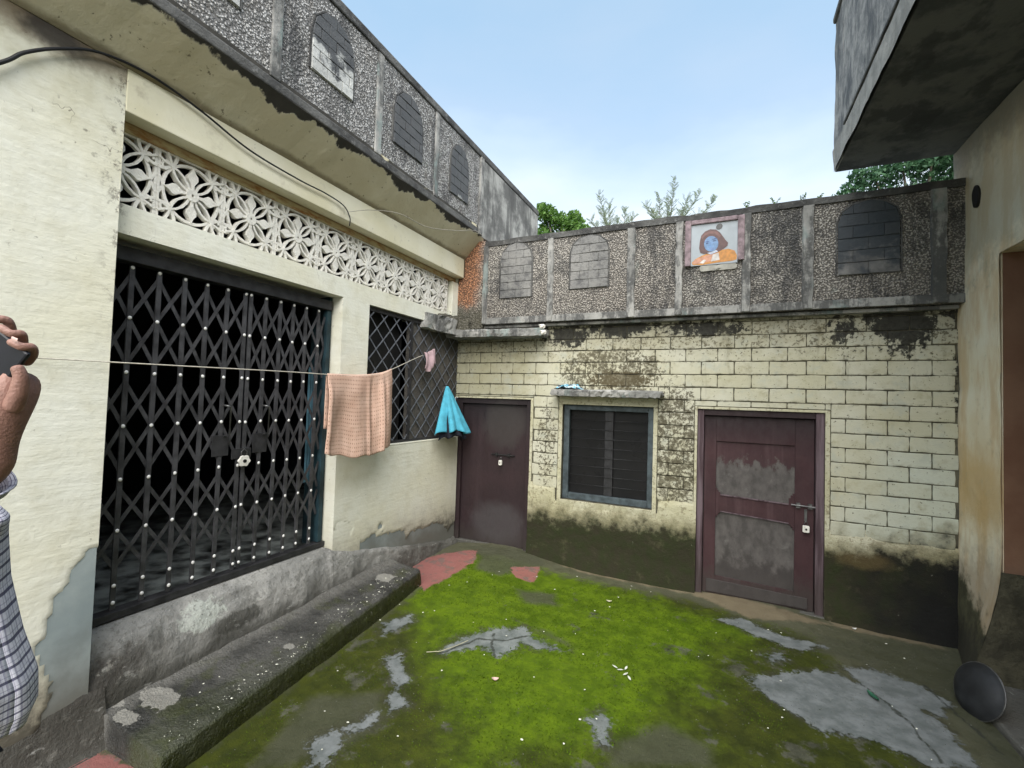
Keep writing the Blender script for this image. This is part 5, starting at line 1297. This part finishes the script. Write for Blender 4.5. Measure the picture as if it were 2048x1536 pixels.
# tiny weeds on the parapet top
sd = 20
for x, h, lab in ((1.30, .06, 'tiny weed on the parapet top nearest the dense tree'), (3.10, .075, 'tiny weed on the parapet top just right of the tile picture'), (3.33, .085, 'tallest tiny weed on the parapet top right of the tile picture'), (3.55, .075, 'forked tiny weed on the parapet top left of the balcony corner'), (3.66, .05, 'smallest weed on the parapet top nearest the balcony')):
    T = thing('parapet_weed', (x, -.05, 3.645), lab, 'weed', 'weeds growing on the back parapet'); r = random.Random(sd); sd += 1; m = MB(); l = MB()
    for k in range(3):
        tp = Vector((x+r.uniform(-.03, .03), -.05+r.uniform(-.02, .02), 3.645+h*r.uniform(.7, 1.1))); m.tube([(x, -.05, 3.635), tp], .0018, 4)
        for j in range(6):
            c = Vector((x, -.05, 3.64)).lerp(tp, .3+.7*j/5); d = Vector((r.uniform(-1, 1), r.uniform(-.5, .5), r.uniform(0, .7))).normalized(); w_ = d.cross(Vector((0, 1, 0))).normalized()*.005; n = len(l.v)
            l.v += [tuple(c), tuple(c+d*.010+w_), tuple(c+d*.022), tuple(c+d*.010-w_)]; l.f.append((n, n+1, n+2, n+3))
    obj('stem', m, bark, T); obj('leaves', l, lf1, T, fix=False)

# ------------------------------------------------------------------ PERSON at the left edge, holding up a phone
PS = thing('person', (1.02, -4.28, 0), 'person in a pale plaid shirt at the left edge holding up a dark phone', 'person')
skm = plain('skin', (.27, .15, .12), .5, .14, 30, spec=.4, bump=.002)
def skel(name, nodes, edges, mat, parent, sub=2, root=0):
    me = bpy.data.meshes.new(name); me.from_pydata([n[0] for n in nodes], edges, []); me.update(); me.materials.append(mat)
    o = bpy.data.objects.new(name, me); COL.objects.link(o)
    if parent: o.parent = parent; o.location = -wloc(parent)
    s = o.modifiers.new('skin', 'SKIN'); s.use_smooth_shade = True
    for i, n in enumerate(nodes): r = n[1]; me.skin_vertices[0].data[i].radius = (r, r) if not isinstance(r, tuple) else r
    me.skin_vertices[0].data[root].use_root = True
    sb = o.modifiers.new('sub', 'SUBSURF'); sb.levels = sub; sb.render_levels = sub
    return o
HO = Vector((1.655, -4.333, 1.77)); HR, HU, HN = CR.copy(), CU.copy(), -CF.copy()
def hp(a, b, n=0): return tuple(HO+HR*a*.001+HU*b*.001+HN*n*.001)
W_ = hp(-72, -140, -5); EL = (1.36, -4.50, 1.43); SH = (1.12, -4.30, 1.415)
N_ = [((1.00, -4.28, .95), .10), ((.995, -4.28, 1.15), .09), ((.98, -4.285, 1.35), .08), ((.985, -4.29, 1.47), .055), ((.985, -4.27, 1.53), .055), ((.985, -4.26, 1.60), .085), ((.985, -4.27, 1.68), .082), ((.985, -4.28, 1.73), .05),
      (SH, .042), (EL, .040), (tuple(Vector(EL).lerp(Vector(W_), .5)), .042), (W_, (.029, .026)), (hp(-62, -85, 0), (.031, .024)), (hp(-48, -35, 0), (.037, .024)), (hp(-38, 15, -14), (.040, .020)), (hp(-42, 60, -26), (.036, .014)),
      ((.84, -4.29, 1.39), .042), ((.78, -4.32, 1.12), .04), ((.80, -4.22, .88), .028), ((.81, -4.20, .80), .034)]
E_ = [(0, 1), (1, 2), (2, 3), (3, 4), (4, 5), (5, 6), (6, 7), (2, 8), (8, 9), (9, 10), (10, 11), (11, 12), (12, 13), (13, 14), (14, 15), (2, 16), (16, 17), (17, 18), (18, 19)]
def fingers(base, chains):
    for ch in chains:
        p = base
        for pt, r in ch: N_.append((pt, r)); E_.append((p, len(N_)-1)); p = len(N_)-1
skel('body', N_, E_, skm, PS, 2)
FG = [([(hp(-40, 70, -24), .012), (hp(-18, 92, -22), .0105), (hp(-2, 106, -6), .0088), (hp(-6, 102, 10), .0084), (hp(-30, 116, 13), .0078)], 'middle'),
      ([(hp(-50, 78, -26), .012), (hp(-40, 112, -22), .0105), (hp(-24, 132, -8), .0090), (hp(-28, 128, 9), .0085), (hp(-52, 146, 12), .0078)], 'index'),
      ([(hp(-66, 84, -26), .012), (hp(-62, 130, -22), .0105), (hp(-52, 160, -8), .0098), (hp(-58, 158, 8), .0092), (hp(-84, 168, 12), .0085)], 'ring'),
      ([(hp(-80, 70, -24), .010), (hp(-92, 130, -22), .0088), (hp(-92, 165, -8), .0082), (hp(-100, 165, 6), .0078), (hp(-116, 172, 10), .007)], 'small')]
for ch, nm in FG:
    skel('finger', ch, [(i, i+1) for i in range(len(ch)-1)], skm, PS, 2)
skel('thumb', [(hp(-34, -25, 4), .018), (hp(-14, 10, 8), .0165), (hp(-4, 44, 12), .0125), (hp(-10, 68, 17), .0105)], [(0, 1), (1, 2), (2, 3)], skm, PS, 2)
obj('fingernail', MB().grid(lambda u, v: hp(-8+9*(u-.5)*1.3, 117+14*(v-.5)*.6-9*(u-.5)*.5, 21.5-4*(v-.5)**2), 4, 4), plain('nail', (.55, .38, .34), .3, .05), PS, fix=False)
# phone
PH = thing('phone', hp(-60, 80), 'dark smartphone held up in the hand at the left edge', 'phone')
e1 = (HR*-.78+HU*.62); e2 = (HR*-.66+HU*-.75); e2 = (e2-e1*e2.dot(e1)).normalized(); cn_ = Vector(hp(3, 90, 2)); nn = e1.cross(e2).normalized()
def pbox(a0, a1, b0, b1, t0, t1):
    P8 = [cn_+e1*a+e2*b+nn*t for t in (t0, t1) for a, b in ((a0, b0), (a1, b0), (a1, b1), (a0, b1))]; return MB().hexa(P8)
obj('case', pbox(0, .155, 0, .075, -.0045, .0045), plain('phone_case', (.012, .013, .018), .35, .2), PH, bevel=.004)
obj('screen', pbox(.004, .151, .004, .071, -.0052, -.0047) , plain('phone_glass', (.006, .008, .014), .12, .1), PH)
# shirt: lofted body, sleeve, collar
def m_plaid(scale, dark=False):
    g = G('plaid_cotton', .9, .15); uv = g.uv(); sp = g.nt.nodes.new('ShaderNodeSeparateXYZ'); g.nt.links.new(uv, sp.inputs[0]); U = S(g, sp.outputs[0])*scale[0]; V = S(g, sp.outputs[1])*scale[1]
    n = g.noise(60, 3)
    def ln(x, w_, off=0): return g.ss(g.m('ABSOLUTE', g.m('FRACT', x+off)-.5), w_+.03, w_-.02)
    c = g.mix(g.ss(n, .3, .7), (.58, .58, .68), (.72, .72, .80))
    c = g.mix(ln(U, .05)*.55, c, (.10, .10, .2)); c = g.mix(ln(V, .11)*.85, c, (.035, .035, .08)); c = g.mix(ln(V*2, .06, .3)*.4, c, (.1, .1, .2)); c = g.mix(ln(U*2, .08, .3)*.4, c, (.1, .1, .2))
    if dark: c = g.mix(.75, c, (.035, .025, .07))
    return g.fin(c, .9, g.noise(120, 2), .002, .5)
mpl = m_plaid((34, 30)); mpd = m_plaid((4, 20), True)
rings = [(1.475, .985, -4.280, .065, .062), (1.455, .985, -4.285, .15, .085), (1.43, .985, -4.285, .175, .10), (1.38, .975, -4.285, .165, .115), (1.25, .985, -4.285, .168, .125), (1.10, 1.00, -4.275, .192, .13), (.99, 1.015, -4.265, .215, .14), (.92, 1.015, -4.265, .218, .145), (.885, 1.01, -4.27, .212, .145)]
d1 = Vector((.908, .419)); d2 = Vector((-.419, .908))
def shirt(u, v):
    t = v*(len(rings)-1); i = min(int(t), len(rings)-2); f = t-i; r = [rings[i][k]*(1-f)+rings[i+1][k]*f for k in range(5)]
    a = 2*pi*u; wob = 1+.03*math.sin(a*5+v*6)*v+.02*math.sin(a*11)*v
    p = d1*math.cos(a)*r[3]*wob+d2*math.sin(a)*r[4]*wob
    return (r[1]+p.x, r[2]+p.y, r[0]-.03*v*math.cos(a*2)*.5)
o_ = obj('shirt', MB().grid(shirt, 72, 50, uv=True), mpl, PS, smooth=True, fix=False); o_.modifiers.new('t', 'SOLIDIFY').thickness = .004
def placket(u, v):
    a = (.085+u*.06); p = shirt(a, .18+v*.80); q = Vector(p); return tuple(q+Vector((d1.x, d1.y, 0))*.006+CF*-.004)
obj('side_band', MB().grid(placket, 4, 40, uv=True), mpd, PS, smooth=True, fix=False)
def sleeve(a, b, r0, r1, name, n=30):
    A_, B_ = Vector(a), Vector(b); d = (B_-A_).normalized(); u_ = d.cross(Vector((0, 0, 1))).normalized(); v_ = u_.cross(d)
    def f(u, v):
        r = r0+(r1-r0)*v+.004*math.sin(v*22+u*9)+.003*math.sin(u*25); c = A_+(B_-A_)*v; t = 2*pi*u
        return tuple(c+(u_*math.cos(t)+v_*math.sin(t))*r)
    o = obj(name, MB().grid(f, 28, n, uv=True), m_sl, PS, smooth=True, fix=False); o.modifiers.new('t', 'SOLIDIFY').thickness = .004; return o
m_sl = m_plaid((9, 14))
sleeve(Vector(SH)-Vector((.075, -.005, .0)), EL, .080, .060, 'sleeve'); CF_ = Vector(EL).lerp(Vector(W_), .80); sleeve(EL, CF_, .060, .048, 'sleeve')
sleeve(Vector(EL).lerp(Vector(W_), .76), Vector(EL).lerp(Vector(W_), .94), .050, .047, 'cuff', 6)
obj('cuff_button', MB().tube([tuple(Vector(hp(-68, -170, 42))), tuple(Vector(hp(-68, -170, 46)))], .006, 10), 'knob', PS)
sleeve((.88, -4.295, 1.415), (.78, -4.32, 1.12), .075, .055, 'sleeve'); sleeve((.78, -4.32, 1.12), (.80, -4.22, .90), .055, .045, 'sleeve')
# trousers, shoes, head
skel('trousers', [((1.0, -4.28, .93), .15), ((1.08, -4.27, .80), .095), ((1.10, -4.25, .48), .07), ((1.11, -4.27, .10), .06), ((.92, -4.30, .80), .095), ((.90, -4.29, .48), .07), ((.89, -4.31, .10), .06)], [(0, 1), (1, 2), (2, 3), (0, 4), (4, 5), (5, 6)], plain('dark_trousers', (.03, .03, .045), .9), PS)
for x in (1.11, .89): obj('shoe', MB().hexa([(x-.045, -4.34, .0), (x+.045, -4.34, .0), (x+.045, -4.08, .0), (x-.045, -4.08, .0), (x-.04, -4.33, .09), (x+.04, -4.33, .09), (x+.035, -4.10, .045), (x-.035, -4.10, .045)]), 'black', PS, bevel=.02)
m = MB()
def hair(u, v):
    a = 2*pi*u; p = v*pi*.58; r = .106
    return (.985+r*math.sin(p)*math.cos(a)*.92, -4.285+r*math.sin(p)*math.sin(a)*1.05-.012, 1.655+r*1.12*math.cos(p)+(.03 if math.sin(a) > .3 and v > .7 else 0))
obj('hair', m.grid(hair, 28, 12), plain('black_hair', (.015, .012, .010), .6, .3, 60), PS, smooth=True, fix=False)
obj('nose', MB().hexa([(.97, -4.17, 1.60), (1.0, -4.17, 1.60), (1.0, -4.19, 1.60), (.97, -4.19, 1.60), (.98, -4.18, 1.645), (.99, -4.18, 1.645), (.99, -4.19, 1.645), (.98, -4.19, 1.645)]), skm, PS, bevel=.004)
for x in (.955, 1.015): obj('eye', MB().tube([(x, -4.182, 1.645), (x, -4.177, 1.645)], .009, 10), 'black', PS)
obj('mouth', MB().box(.965, 1.005, -4.180, -4.172, 1.572, 1.580), plain('lips', (.25, .09, .08), .5), PS, bevel=.003)
for x in (.896, 1.074): obj('ear', MB().tube([(x, -4.27, 1.62), (x, -4.265, 1.655)], [.012, .016], 8), skm, PS, smooth=True)
